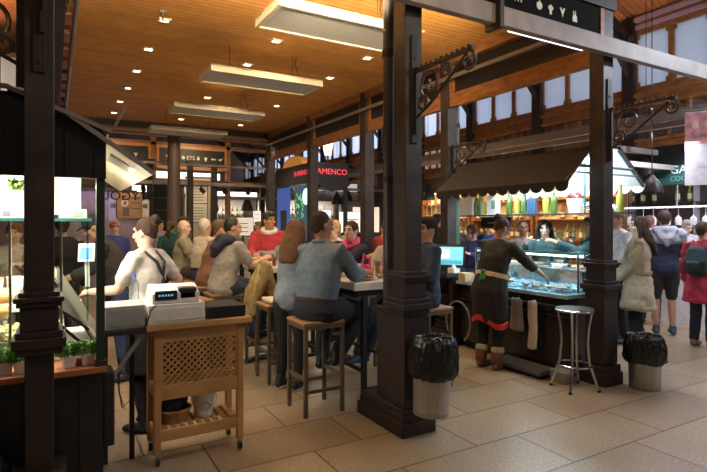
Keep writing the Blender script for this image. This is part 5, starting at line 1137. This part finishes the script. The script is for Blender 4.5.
for (y0,y1,c,s_,nm) in ((.15,1.0,(.03,.06,.09),.9,'dark_poster'),(1.3,2.15,(.05,.10,.36),.6,'blue_poster')):
    MB().box(-.02,0,y0,y1,1.1,2.48).build(nm, glow(nm,c,s_), kk)
MB().box(-.024,-.018,1.5,1.9,1.2,1.9).build('dark_figure', KD, kk)
fo = MB()
for i in range(46):
    y = .62+random.uniform(-.1,.25)+.1*math.sin(i); z = 1.2+random.random()*1.1; fo.cbox((-.026,y,z),(.006,.05+random.random()*.04,.03), Matrix.Rotation(random.random()*3,3,'X'))
fo.build('green_motif', glow('green_motif',(.16,.50,.12),.9), kk)
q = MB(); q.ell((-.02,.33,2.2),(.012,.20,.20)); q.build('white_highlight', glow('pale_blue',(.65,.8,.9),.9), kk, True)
q = MB(); q.prism([(0,2.52),(.9,2.52),(.8,2.42),(.65,2.34),(.35,2.3),(.1,2.4)], lambda u,v,w:(u,-.25+w,v), .25); q.build('dark_valance', KD, kk)
ln = thing('street_lantern', 'glowing yellow street lantern above the neon sign', 'lantern', (kx+.42,ky+.05,3.0)); ln.scale = (1.15,1.15,1.1); MB().cyl((0,0,0),(0,0,.16),.02,n=8).build('post', IRON, ln); MB().lathe([(.07,.16),(.145,.50)], n=6).build('glass_body', glow('lantern_glow',(1,.72,.30),2.6), ln); MB().lathe([(.17,.50),(.05,.62),(.02,.70)], n=6).build('roof', IRON, ln)
# white stall behind (X 6-9, Y 15)
WS = [0]
def lit_stall(x0, x1, y, label, top=2.6, back=None, glowm=None):
    t = thing('market_stall', label, 'stall', ((x0+x1)/2, y, 0)); w = (x1-x0)/2
    MB().box(-w,w,1.2,1.26,0,top).build('back_panel', back or WHITEWALL, t); MB().box(-w,w,-.1,.3,0,1.05).build('counter_front', WHITE, t); MB().box(-w-.05,w+.05,-.15,.35,1.05,1.10).build('counter_top', MARBLE, t)
    MB().box(-w,w,-.1,-.04,top-.25,top).build('fascia', BEAM, t)
    for x in (-w,w-.05): MB().box(x,x+.05,-.1,1.2,1.1,top).build('side_post', IRON, t)
    MB().box(-w+.1,w-.1,.3,.4,top-.12,top-.08).build('strip_light', glowm or glow('white_strip',(1,.93,.82),9), t)
    for z in (1.45,1.85): MB().box(-w+.1,w-.1,1.0,1.2,z,z+.02).build('shelf', STEEL, t)
    return t
lit_stall(6.3,9.0,15.2,'white brightly lit stall seen between the columns under the neon sign')
lit_stall(4.6,6.0,17.0,'pale stall left of the flamenco kiosk, in the distance')
lit_stall(2.4,4.1,16.2,'white stall in the distance behind the seated men', 2.75)
lit_stall(.1,2.1,16.2,'pale stall in the distance behind the barista', 2.75, CREAM)
lit_stall(6.6,8.4,19.5,'farthest pale stall in line with the middle column', 2.7)
for (x0,x1,y,zs,w_,sd) in ((6.4,8.9,16.2,(1.47,1.87),'stall under neon sign',3),(4.7,5.9,18.0,(1.47,1.87),'stall left of kiosk',4),(2.5,4.0,17.2,(1.47,1.87),'stall behind seated men',5),(.2,2.0,17.2,(1.47,1.87),'stall behind barista',6)):
    fill((x0,y-.14,0),0,x1-x0,zs,w_,sd,.17,.15,24)
for (px, D, z, lb) in ((213,15.2,1.95,'black bell pendant lamp in the distance, above the white-haired man'),(247,15.6,1.95,'black bell pendant lamp in the distance, left of the flamenco kiosk'),(337,16,2.15,'left black bell pendant lamp under the neon sign'),(347,16,2.25,'middle black bell pendant lamp right of the neon sign'),(428,12,2.1,'black pendant lamp between the middle column and the awning'),(192,15.4,2.1,'black bell pendant lamp in the distance, above the framed menus')):
    pendant(px, D, z, .17, .36, lb, BLACKP, 4.2, False)
pf = thing('shop_fascia_sign', 'pale shop fascia with blurred blue lettering beyond the neon sign', 'sign', (6.5,15.0,2.62)); MB().box(0,2.3,0,.05,0,.26).build('panel', glow('fascia_glow',(.7,.75,.8),.45), pf); text('MERCADO   CAFE', .16, mat('slate_letters',(.1,.14,.2)), (1.1,-.006,.13), (R(90),0,0), 'lettering', pf)
# framed menus + dark fridge + screens between x 140..260
for i, (px, z, w_, h_, lb) in enumerate(((199,2.12,.42,.46,'upper framed menu on the pale wall behind the bald man'),(199,1.6,.42,.5,'lower framed menu on the pale wall behind the bald man'))):
    p = at(px, 14.2); t = thing('framed_menu', lb, 'frame', (p.x,p.y,z), R(-12)); f = MB(); 
    MB().box(-w_/2,w_/2,0,.02,0,h_).build('sheet', CERAM, t); f.box(-w_/2-.02,w_/2+.02,-.01,.03,-.02,0); f.box(-w_/2-.02,w_/2+.02,-.01,.03,h_,h_+.02); f.box(-w_/2-.02,-w_/2,-.01,.03,0,h_); f.box(w_/2,w_/2+.02,-.01,.03,0,h_); f.build('frame', BLACKP, t)
    b = MB()
    for k in range(5): b.box(-w_*.35,w_*.3,-.003,0,h_*.15+.075*k,h_*.15+.025+.075*k)
    b.build('printed_lines', GREYM, t)
p = at(199, 14.26); pw = thing('partition_wall', 'narrow cream partition carrying the framed menus', 'partition', (p.x,p.y,0), R(-12)); MB().box(-.36,.36,.03,.12,0,2.8).build('panel', CREAM, pw); MB().box(-.38,.38,.02,.13,2.8,2.85).build('cap', TRIM, pw)
p = at(167, 13.2); fr_ = thing('glass_fronted_fridge', 'dark glass-fronted cabinet left of the far round column', 'cabinet', (p.x,p.y,0), R(-18)); MB().box(-.48,.38,0,.5,0,2.55).build('body', KD, fr_); MB().box(-.44,-.05,-.02,0,1.0,2.5).build('door', mat('dark_pane',(.04,.05,.045),.1), fr_); MB().box(0,.34,-.02,0,1.0,2.5).build('door', mat('dark_pane2',(.06,.07,.06),.1), fr_)
for z in (1.3,1.6,1.9,2.2): MB().box(-.42,.32,-.022,-.018,z,z+.012).build('shelf_line', GREYM, fr_)
for i, (px, D, z, w_, h_, lb) in enumerate(((200,14.9,1.45,.42,.42,'left white glowing screen behind the seated men'),(211,15,1.15,.4,.75,'white glowing poster screen above the white-haired man'),(243,15.2,1.2,.62,.55,'wide white glowing screen left of the man in red'),(257,15.5,1.5,.25,.45,'narrow white screen beside the kiosk'),(322,14,1.35,.5,.6,'white glowing screen just right of the denim man\'s head'),(366,15,1.3,.8,.75,'pale poster wall between the dark column and the drainpipe'),(352,14.6,1.3,.75,.6,'white tiled menu board under the pendant lamps'))):
    p = at(px, D); t = thing('lit_menu_board', lb, 'menu board', (p.x,p.y,z), R(-20)); MB().box(-w_/2,w_/2,0,.04,0,h_).build('housing', BLACKP, t); MB().box(-w_/2+.015,w_/2-.015,-.006,0,.015,h_-.015).build('panel', glow('board_glow%d' % (i%3), ((1,.95,.86),(.92,.95,1),(.95,.82,.72))[i%3], (.6,.7,.4)[i%3]), t)
    MB().box(-.03,.03,.02,.06,-z,0).build('stand', BLACKP, t); b = MB()
    for k in range(3): b.box(-w_*.3,w_*.25,-.01,-.006,h_*.2+.12*k,h_*.2+.03+.12*k)
    b.build('printed_lines', GREYM, t)
for i, (x0,x1,y,z,lb) in enumerate(((1.9,4.1,14.7,2.84,'long white strip light right behind the far pictogram board'),(1.9,3.6,15.6,2.5,'second white strip light below the far pictogram board'),(4.3,5.8,16.4,2.45,'white strip light left of the kiosk in the distance'))):
    t = thing('strip_light', lb, 'light', ((x0+x1)/2,y,z)); w = (x1-x0)/2; MB().box(-w,w,0,.12,0,.12).build('housing', WHITE, t); MB().box(-w,w,-.008,0,-.05,.13).build('diffuser', glow('strip_white',(1,.95,.8),1.6), t)
trim(MB().box(1.0,9.0,13.6,13.7,2.55,2.63), GREYM); trim(MB().box(1.0,9.0,14.9,15.0,2.28,2.36), GREYM); trim(MB().box(1.0,6.2,13.2,13.28,3.0,3.06), GREYM)
# poster board + barrels left
pw = thing('partition_wall', 'dark partition behind the barista carrying a brown poster', 'partition', (0,0,0)); MB().box(-1.2,1.62,12.45,12.55,0,2.25).build('panel', mat('mauve_grey',(.22,.17,.20),.6,0,.4,3), pw); MB().box(-1.2,1.62,12.42,12.58,2.25,2.30).build('cap', IRON, pw)
p = at(131, 11.2); po = thing('brown_poster', 'brown poster with a pale wreath and lettering behind the barista', 'poster', (p.x,12.41,1.68)); MB().box(-.27,.27,0,.02,0,.58).build('sheet', mat('brown_print',(.30,.15,.045),.5,0,.3,6), po); MB().tube([(-.09+.06*math.cos(a),-.004,.33+.065*math.sin(a)) for a in [6.283*i/16 for i in range(16)]], .014, 6, True).build('wreath', PIC, po); 
MB().box(-.13,.0,-.006,0,.05,.23).build('dark_figure', BLACKP, po); b = MB(); b.box(.05,.22,-.004,0,.42,.46); b.box(.05,.22,-.004,0,.32,.35); b.box(.05,.22,-.004,0,.2,.23); b.build('printed_lines', BLACKP, po)
text('VINO', .09, PIC, (.12,-.005,.52), (R(90),0,0), 'lettering', po)
for i,(px_,c) in enumerate(((113,(.30,.30,.50)),(148,(.55,.48,.42)))):
    p = at(px_, 11.3); t = thing('wall_notice', ('pale violet notice left of the brown poster','cream notice right of the brown poster')[i], 'notice', (p.x,12.41,1.6)); MB().box(-.08,.08,0,.015,0,.5).build('sheet', mat('notice%d'%i,c), t); MB().box(-.05,.05,-.004,0,.3,.4).build('print', BLACKP, t)

for i, (px, D, lb) in enumerate(((150,12.9,'slim dark post left of the far round column, in the distance'),(190,13.3,'slim dark post right of the far round column, in the distance'),(214,13.9,'slim dark post above the grey-topped man, in the distance'),(262,16.5,'slim dark post just left of the kiosk, in the distance'),(336,18,'slim dark post under the neon sign, in the distance'))):
    p = at(px, D); t = thing('slim_post', lb, 'post', (p.x,p.y,0)); MB().box(-.07,.07,-.07,.07,0,3.1).build('shaft', IRON, t); MB().box(-.1,.1,-.1,.1,3.1,3.16).build('cap', IRON, t)
tk = None
for k, x in enumerate((1.3,1.9,2.7,3.3,3.9,4.6,5.4)):
    lb = 'small black spotlight on the far ceiling rail, %s from the left' % ORD[k]
    if tk is None:
        tk = thing('track_spotlight', lb, 'spotlight', (x,13.62,2.42), .3, 'spotlights on the far rail'); MB().bar((0,0,.05),(0,-.1,-.06),.09,.09,(1,0,0)).build('lamp_head', BLACKP, tk); MB().box(-.01,.01,-.01,.01,.05,.14).build('stem', BLACKP, tk)
    else: dup(tk, (x,13.62,2.42), random.uniform(-1,1), lb)
# ================================================================ PEOPLE
# --- high tables
P = person
P('broad man in a blue denim shirt on a stool, back to the camera', (1.90,3.93), 28, 1.84, hipz=.84, lean=.16, twist=-12, hyaw=-16, build=1.22, hcol=(.035,.02,.012), hair='crop',
  top=(.13,.18,.235), sleeve='roll', bottom=(.012,.016,.028), hl=(-.12,.46,1.14), hr=(.20,.50,1.12), fl=(-.13,.30,.26), fr=(.10,.20,.34), skin=SKIND, vox=.008, tuck=True, extras=['collar',('belt',(.06,.03,.015))], shoe=(.012,.011,.01), kl=(-.3,1,.3), kr=(.3,1,.3))
P('woman with long brown hair standing beside the man in denim', (1.94,4.56), 35, 1.62, hyaw=8, lean=.16, hpitch=-15, hair='long', hcol=(.15,.07,.032), top=(.22,.28,.34), bottom=(.012,.012,.015), hl=(-.1,.42,1.10), hr=(.12,.42,1.08), shoe=(.015,.015,.018), extras=['sole'], femme=True, vox=.011)
P('man in a grey top with a navy hood on a stool', (1.68,5.93), 12, 1.78, hipz=.84, lean=.18, side=.05, hyaw=-14, hpitch=-10, build=1.18, hair='crop', hcol=(.012,.009,.008), top=(.33,.30,.26), sleeve='short', bottom=(.03,.05,.09), hl=(-.1,.50,1.12), hr=(.15,.48,1.14), fl=(-.12,.42,.3), fr=(.12,.36,.2), extras=[('hood',(.018,.022,.04))], skin=SKIN, vox=.010)
P('man in a brown jacket seated behind the grey-topped man', (1.72,6.75), 8, 1.74, hipz=.84, lean=.30, hyaw=-5, top=(.20,.10,.06), bottom=(.02,.03,.06), hair='short', hcol=(.10,.06,.035), hl=(-.1,.5,1.12), hr=(.15,.5,1.12), fl=(-.12,.36,.3), fr=(.12,.36,.3), build=1.1, vox=.013)
P('white-haired man in a beige shirt seated with his back to the camera', (1.80,7.4), 20, 1.76, hipz=.84, lean=.12, hyaw=10, top=(.52,.46,.38), sleeve='long', bottom=(.03,.05,.10), hair='crop', hcol=(.55,.50,.45), hl=(-.1,.5,1.12), hr=(.15,.5,1.12), fl=(-.12,.36,.3), fr=(.12,.36,.3), build=1.15, vox=.013, tuck=True, extras=[('belt',(.03,.02,.015))])
P('bald man in an olive shirt facing right at the far table', (1.66,8.1), -20, 1.72, hipz=.84, lean=.1, hyaw=-15, top=(.27,.26,.19), sleeve='short', bottom=(.08,.05,.04), hair='fringe', hcol=(.35,.3,.27), hl=(-.12,.4,1.12), hr=(.15,.4,1.16), fl=(-.12,.36,.3), fr=(.12,.36,.3), vox=.012, build=1.1, skin=SKINL, extras=['collar'])
P('dark-haired person just behind the bald man', at(181,8.9), 10, 1.70, top=(.08,.07,.07), hair='short', hcol=(.03,.02,.015), vox=.016, lean=.1, skin=SKIN)
P('person with brown hair in a dark teal jacket, left of the bald man', at(171,9.3), 60, 1.62, top=(.015,.07,.075), hair='pony', hcol=(.06,.03,.015), vox=.016, extras=[('scarf',(.02,.16,.13))])
P('dark-haired man with glasses in a red and white striped jacket', (2.60,6.85), -112, 1.78, hipz=.92, lean=.06, hyaw=42, hair='short', hcol=(.012,.009,.008), top=(.32,.025,.035), bottom=(.03,.03,.05), hl=(-.14,.42,1.14), hr=(.18,.40,1.15), skin=SKIND, extras=['glasses',('scarf',(.55,.52,.50)),('stripes',(.30,.29,.30),(.22,))], vox=.009, build=1.15)
P('woman in a navy top leaning over the table with her hands to her face', (3.1,5.25), 196, 1.68, hipz=.86, lean=.34, side=-.10, hyaw=10, hair='pony', hcol=(.03,.016,.012), top=(.018,.016,.035), bottom=(.03,.03,.05), hl=(-.10,.46,1.36), hr=(.02,.46,1.34), fl=(-.1,.35,.3), fr=(.1,.35,.3), vox=.011, femme=True, extras=[('scarf',(.62,.06,.20))], skin=SKINL)
P('blonde woman half hidden behind the denim man\'s head', at(337,6.75), 200, 1.62, lean=.1, hair='short', hcol=(.42,.28,.15), top=(.55,.42,.40), vox=.014, femme=True, skin=SKINL, hl=(-.1,.4,1.1), hr=(.1,.4,1.1))
P('dark-haired person standing beyond the woman in navy', at(350,9.6), 190, 1.62, hair='short', hcol=(.015,.012,.01), top=(.35,.30,.28), vox=.016)
P('person in a dark red top with a bare arm, glimpsed left of the drainpipe', at(385,8.2), 200, 1.62, hair='short', hcol=(.04,.02,.012), top=(.28,.03,.03), sleeve='short', vox=.014, hr=(.35,.1,1.0))
P('person in a dark blue jacket on a stool just right of the middle column', (3.12,4.0), 170, 1.72, hipz=.84, lean=-.02, hyaw=10, hair='short', hcol=(.02,.012,.01), top=(.025,.045,.09), bottom=(.02,.03,.05), hl=(-.14,.28,1.12), hr=(.18,.28,1.1), fl=(-.12,.3,.3), fr=(.12,.3,.3), vox=.012)
P('person in jeans and blue trainers seated across the nearest high table', (3.18,4.62), 180, 1.60, hipz=.84, lean=.15, hair='short', hcol=(.03,.02,.012), top=(.42,.36,.33), bottom=(.03,.06,.12), shoe=(.03,.12,.28), hl=(-.12,.4,1.1), hr=(.12,.4,1.1), fl=(-.12,.55,.05), fr=(.10,.5,.0), vox=.013, extras=['sole'], skin=SKIN)
stool_at(3.2, 4.62, 0, 'square steel bar stool across the nearest high table')
# --- left stall staff
P('barista in a white T-shirt and black apron, hair in a bun', (.63,4.20), 143, 1.62, lean=.05, hyaw=-2, hpitch=-4, hair='bun', hcol=(.035,.016,.009), top=(.58,.55,.52), sleeve='short', bottom=(.012,.012,.014), hl=(-.16,.36,1.05), hr=(.2,.05,.95), vox=.008, extras=[('bib',(.015,.014,.016)),('apron',(.015,.014,.016),.45)], femme=True, build=1.12, skin=SKINL)
P('man in a dark shirt and cap bending forward inside the left stall', at(124,5.2), 175, 1.72, lean=.42, hpitch=-30, hair='cap', hcol=(.03,.02,.015), top=(.028,.024,.022), sleeve='roll', bottom=(.03,.05,.12), hl=(-.15,.55,1.02), hr=(.15,.52,1.0), build=1.15, vox=.012, skin=SKIN)
P('person in a plain black shirt standing behind the near column', at(62,5.9), 95, 1.66, hair='short', hcol=(.02,.015,.012), top=(.012,.011,.012), bottom=(.015,.015,.018), vox=.014, skin=SKINL)
P('customer with brown hair at the far left behind the sneeze guard', at(14,5.4), -100, 1.58, hair='short', hcol=(.14,.05,.03), top=(.45,.40,.33), bottom=(.02,.02,.03), vox=.013, hl=(-.12,.4,1.15), hr=(.14,.4,1.15), skin=SKINL, femme=True)
P('person in a blue-violet jacket behind the man in the cap', at(115,8.6), -80, 1.62, hair='beanie', top=(.04,.05,.20), bottom=(.02,.02,.03), vox=.014, skin=SKINL)
# --- seafood stall
P('seafood worker in a black sweater and red-hemmed apron, back to the camera', at(490,5.6), 16, 1.66, lean=.20, side=.10, twist=-10, hyaw=-22, hpitch=-22, hair='bun', hcol=(.035,.018,.012), top=(.022,.020,.018), sleeve='roll', bottom=(.010,.010,.010), hl=(-.1,.42,1.0), hr=(.42,.44,.97), shoe=(.12,.055,.025), extras=['boots',('apron',(.016,.011,.010),.40,(.55,.03,.03),(.55,.42,.26),(.02,.22,.07))], femme=True, build=1.15, vox=.008, skin=SKIND)
P('dark-haired girl in a teal top facing the camera across the seafood case', at(545,6.45), 218, 1.62, lean=.03, hyaw=-2, hair='long', hcol=(.008,.007,.008), top=(.02,.06,.065), bottom=(.02,.02,.03), hr=(.20,.30,1.31), hl=(-.2,.24,1.1), vox=.008, femme=True, skin=SKINL)
P('person with a teal sleeve reaching out, mostly behind the right column', at(596,6.2), 150, 1.66, lean=.1, hair='short', hcol=(.02,.015,.01), top=(.02,.07,.08), bottom=(.02,.02,.03), hl=(-.1,.50,1.33), vox=.013)
P('man in a pale pink shirt facing the camera beside the girl', at(523,7.4), 235, 1.62, hair='crop', hcol=(.03,.02,.015), top=(.55,.42,.38), bottom=(.03,.03,.05), vox=.009, skin=SKIND, extras=['collar'])
P('boy in a patterned woolly hat looking at a phone', at(475,7.75), 200, 1.56, lean=.08, hpitch=-28, hair='beanie', top=(.025,.03,.11), bottom=(.02,.02,.03), hl=(-.08,.34,1.12), hr=(.08,.34,1.12), vox=.009, extras=['phone'], skin=SKINL)
P('person in a dark cap and bright blue shirt behind the seafood worker', at(487,8.0), 215, 1.66, lean=.12, hpitch=-12, hair='cap', top=(.03,.12,.42), bottom=(.02,.02,.03), vox=.012, skin=SKIN)
P('silhouetted man in a flat cap standing right of the middle column', at(437,9.4), 20, 1.76, lean=.03, hair='cap', top=(.02,.018,.02), bottom=(.02,.02,.02), vox=.013)
# --- right side
P('young woman with long brown hair in a belted beige trench coat', at(638,5.95), 130, 1.66, lean=-.01, hyaw=2, hair='long', hcol=(.05,.025,.015), top=(.47,.38,.28), bottom=(.012,.012,.015), coat=.7, hl=(-.06,.22,.90), hr=(-.02,.24,.93), vox=.009, femme=True, skin=SKINL, extras=['collar',('belt',(.32,.27,.20))])
P('man with grey-brown hair in a pale shirt behind the woman in the trench coat', at(619,6.8), 160, 1.76, lean=.06, hair='short', hcol=(.14,.10,.08), top=(.45,.44,.46), bottom=(.02,.02,.03), vox=.012, skin=SKIN)
P('man in a grey-hooded navy jacket and dark shorts, back to the camera', at(664,7.3), 40, 1.76, hair='short', hcol=(.045,.022,.014), top=(.02,.035,.075), bottom=(.03,.028,.026), legs='shorts', shoe=(.05,.07,.10), hl=(-.16,.30,1.08), hr=(.16,.30,1.08), extras=['sole',('hood',(.34,.36,.42)),('yoke',(.30,.33,.40))], vox=.010, build=1.12, skin=SKIN)
P('person with reddish brown hair beyond the man in the hooded jacket', at(649,8.0), 20, 1.70, hair='short', hcol=(.12,.05,.03), top=(.08,.06,.06), vox=.014)
P('grey-haired man with glasses facing the camera behind the right bar', at(684,8.5), 240, 1.64, lean=.1, hpitch=-18, hair='short', hcol=(.30,.28,.27), top=(.45,.43,.45), vox=.009, extras=['glasses'], skin=SKINL, hl=(-.15,.35,1.1), hr=(.15,.35,1.1))
P('person in a red coat wearing a dark green backpack at the right edge', at(703,6.55), 5, 1.60, hair='short', hcol=(.06,.03,.02), top=(.33,.02,.05), bottom=(.02,.025,.05), shoe=(.22,.13,.08), coat=.3, extras=[('backpack',(.015,.035,.04))], vox=.011, build=1.1, skin=SKINL)
for i, (px, D, f, lb, c) in enumerate(((232,11.6,200,'distant person facing the camera above the grey-topped man',(.25,.15,.12)),(258,12.5,180,'distant person left of the man in red',(.3,.05,.05)),(298,10.4,150,'distant person in front of the kiosk poster',(.05,.05,.07)),(404,14,90,'distant person beyond the middle column',(.1,.1,.12)),(222,10.6,30,'distant blond person between the white-haired man and the brown jacket',(.4,.3,.2)),(458,10.5,220,'distant person beside the boy\'s hat',(.1,.1,.15)),(160,11.2,-60,'distant person behind the barista\'s bun',(.2,.15,.2)))):
    P(lb, at(px, D), f, 1.60+.03*(i%4), hair='short', hcol=((.03,.02,.015),(.2,.12,.06))[i%2], top=c, vox=.018)
# ================================================================ LIGHTS
W = (1,.73,.42); N_ = (1,.88,.70); CO = (.80,.92,1)
for (x, y) in DL: light('SPOT', (x, y, HC-.02), 42, (1,.76,.46), .04, (x, y, 0), 110, .7, name='downlight_lamp')
# added floodlights, unseen behind the beam, to brighten the wooden ceiling
for i, (x, y, tx, ty, e) in enumerate(((.6,3.32,1.3,4.9,230),(2.0,3.32,2.4,5.0,300),(3.5,3.32,3.2,4.9,190))):
    fl = thing('added_ceiling_flood', 'small added floodlight for the ceiling, unseen behind the greige beam, %s from the left' % ORD[i], 'floodlight', (x,y-.12,3.22)); MB().box(-.08,.08,-.05,.02,0,.10).build('housing', BLACKP, fl); MB().box(-.07,.07,.02,.025,.01,.09).build('lens', glow('added_flood_glow',(1,.8,.5),3), fl)
    light('SPOT', (x,y,3.27), e, (1,.74,.42), .06, (tx,ty,HC), 125, 1, name='added_flood_light')
# left stall
light('AREA', (-.1,3.75,1.80), 24, (1,.92,.76), .9, (-.1,3.8,.7), sy=.25, name='stall_lamp')
light('AREA', (-.1,4.6,2.2), 35, (1,.88,.66), 1.0, (0,4.5,0), sy=.5, name='stall_lamp')
light('AREA', (-.2,3.37,1.79), 5, (1,.9,.72), .8, (-.2,3.40,.7), sy=.05, name='stall_lamp')  # added light along the ledge to brighten the herb pots
light('POINT', (.42,4.0,1.70), 3.5, (1,.86,.62), .05, name='flap_lamp')
# seafood stall
light('AREA', (XR,4.2,2.24), 30, CO, .12, (XR,4.2,0), sy=1.6, name='awning_lamp')
light('POINT', (XR,3.7,2.15), 10, CO, .08, name='awning_lamp'); light('POINT', (XR,4.7,2.15), 8, CO, .08, name='awning_lamp')
light('AREA', (CX+.3,4.15,1.2), 7, (.6,.85,1), .1, (CX+.3,4.15,0), sy=1.3, name='case_lamp')
# shop shelves
for y in (10.3,8.4,6.5): light('AREA', (8.2,y,2.5), 45, (1,.70,.36), .3, (8.7,y,1.3), sy=1.6, name='shelf_lamp')
# right bar
light('AREA', (7.9,3.8,2.55), 60, (.86,.88,1), .5, (7.7,3.8,0), sy=3.5, name='bar_lamp'); light('AREA', (8.9,3.8,2.3), 20, (.8,.8,1), .3, (8.6,3.8,0), sy=3, name='bar_lamp')
# far stalls
for x, y, e, c in ((7.6,15.6,90,N_),(5.3,17.3,60,N_),(3.2,16.5,70,N_),(1.1,16.5,55,N_),(7.5,19.9,60,N_),(6.5,12.8,40,N_),(3,13.6,12,W),(8,17.5,60,N_)): light('SPOT', (x,y,2.5), e*1.3, c, .15, (x,y,0), 165, .6, name='stall_lamp')
light('SPOT', (3.3,13.0,3.72), 55, W, .05, (3.3,14.4,3.3), 110, 1, name='sign_fill_light'); light('SPOT', (1.2,13.0,3.72), 40, W, .05, (1.2,14.4,3.3), 110, 1, name='sign_fill_light')  # added spots without fixtures to brighten the far sign frames
for y in (12.5,16,19.5,23): light('AREA', (11.5,y,4.6), 90, (.72,.85,1), 2.5, (9.5,y,4.5), sy=2, name='added_pane_light')  # added lights outside, without fixtures, to brighten the far window panes
light('SPOT', (kx-.6,ky+1,3.4), 8, (.5,.6,1), .1, (kx,ky+1,1.8), 90, name='kiosk_lamp')
light('POINT', (kx+.0,ky-.3,3.45), 14, (1,.76,.4), .08, name='lantern_lamp')
light('POINT', (.9,12.0,2.2), 5, (.6,.5,1), .1, name='violet_lamp')
# added fill lamps around the camera, modelled as pendants, to brighten the hall
for i, (x, y, e, c) in enumerate(((1.9,1.3,75,(1,.78,.52)),(4.6,1.0,40,(1,.86,.70)),(7.2,1.6,260,(.78,.86,1)),(6.4,-1.5,60,(.9,.92,1)),(-1.6,.6,25,W))):
    t = thing('pendant_lamp', 'added pendant-shaped fill lamp behind and above the camera, %s from the left' % ORD[i], 'lamp', (x,y,4.0)); MB().lathe([(.22,0),(.2,.12),(.06,.22),(.05,.22),(.18,.11),(.21,0)], n=22).build('shade', BLACKP, t, True); MB().cyl((0,0,.2),(0,0,2.2),.006,n=6).build('cord', BLACKP, t)
    light('POINT', (x,y,3.95), e, c, .12, name='aisle_fill_light')
# added washes without fixtures, to brighten the roof boards
light('SPOT', (7.6,6,3.5), 60, (1,.72,.45), .2, (8.2,6.5,6), 130, 1, name='roof_fill_light'); light('SPOT', (7.6,11,3.5), 60, (1,.72,.45), .2, (8.2,11.5,6), 130, 1, name='roof_fill_light')
light('SPOT', (-1.0,9.5,4.2), 30, (1,.9,.75), .2, (-.7,11,3.6), 120, 1, name='roof_fill_light'); light('SPOT', (-1.5,13,4.5), 600, (1,.72,.52), .2, (-1.5,15,7), 130, 1, name='roof_fill_light')
# world
w = bpy.data.worlds.new('World'); bpy.context.scene.world = w; w.use_nodes = True; nt = w.node_tree
bg = nt.nodes['Background']; sky = nt.nodes.new('ShaderNodeTexSky'); sky.sky_type = 'NISHITA'; sky.sun_disc = False; sky.sun_elevation = R(8); sky.sun_rotation = R(200)
nt.links.new(sky.outputs[0], bg.inputs[0]); bg.inputs[1].default_value = .75
# camera
cd = bpy.data.cameras.new('Camera'); cam = bpy.data.objects.new('Camera', cd); COL.objects.link(cam); cam.location = (0,0,1.55); cam.rotation_euler = (R(90),0,R(-30)); cd.sensor_width = 36; cd.lens = 520/707*36; cd.shift_y = -12/707; cd.clip_start = .05
sc = bpy.context.scene; sc.camera = cam
sc.view_settings.view_transform = 'Standard'; sc.view_settings.look = 'None'; sc.view_settings.gamma = 1; sc.view_settings.exposure = .45; sc.view_settings.use_curve_mapping = False

for o in list(COL.objects): SCN.objects.link(o)
bpy.data.collections.remove(COL)
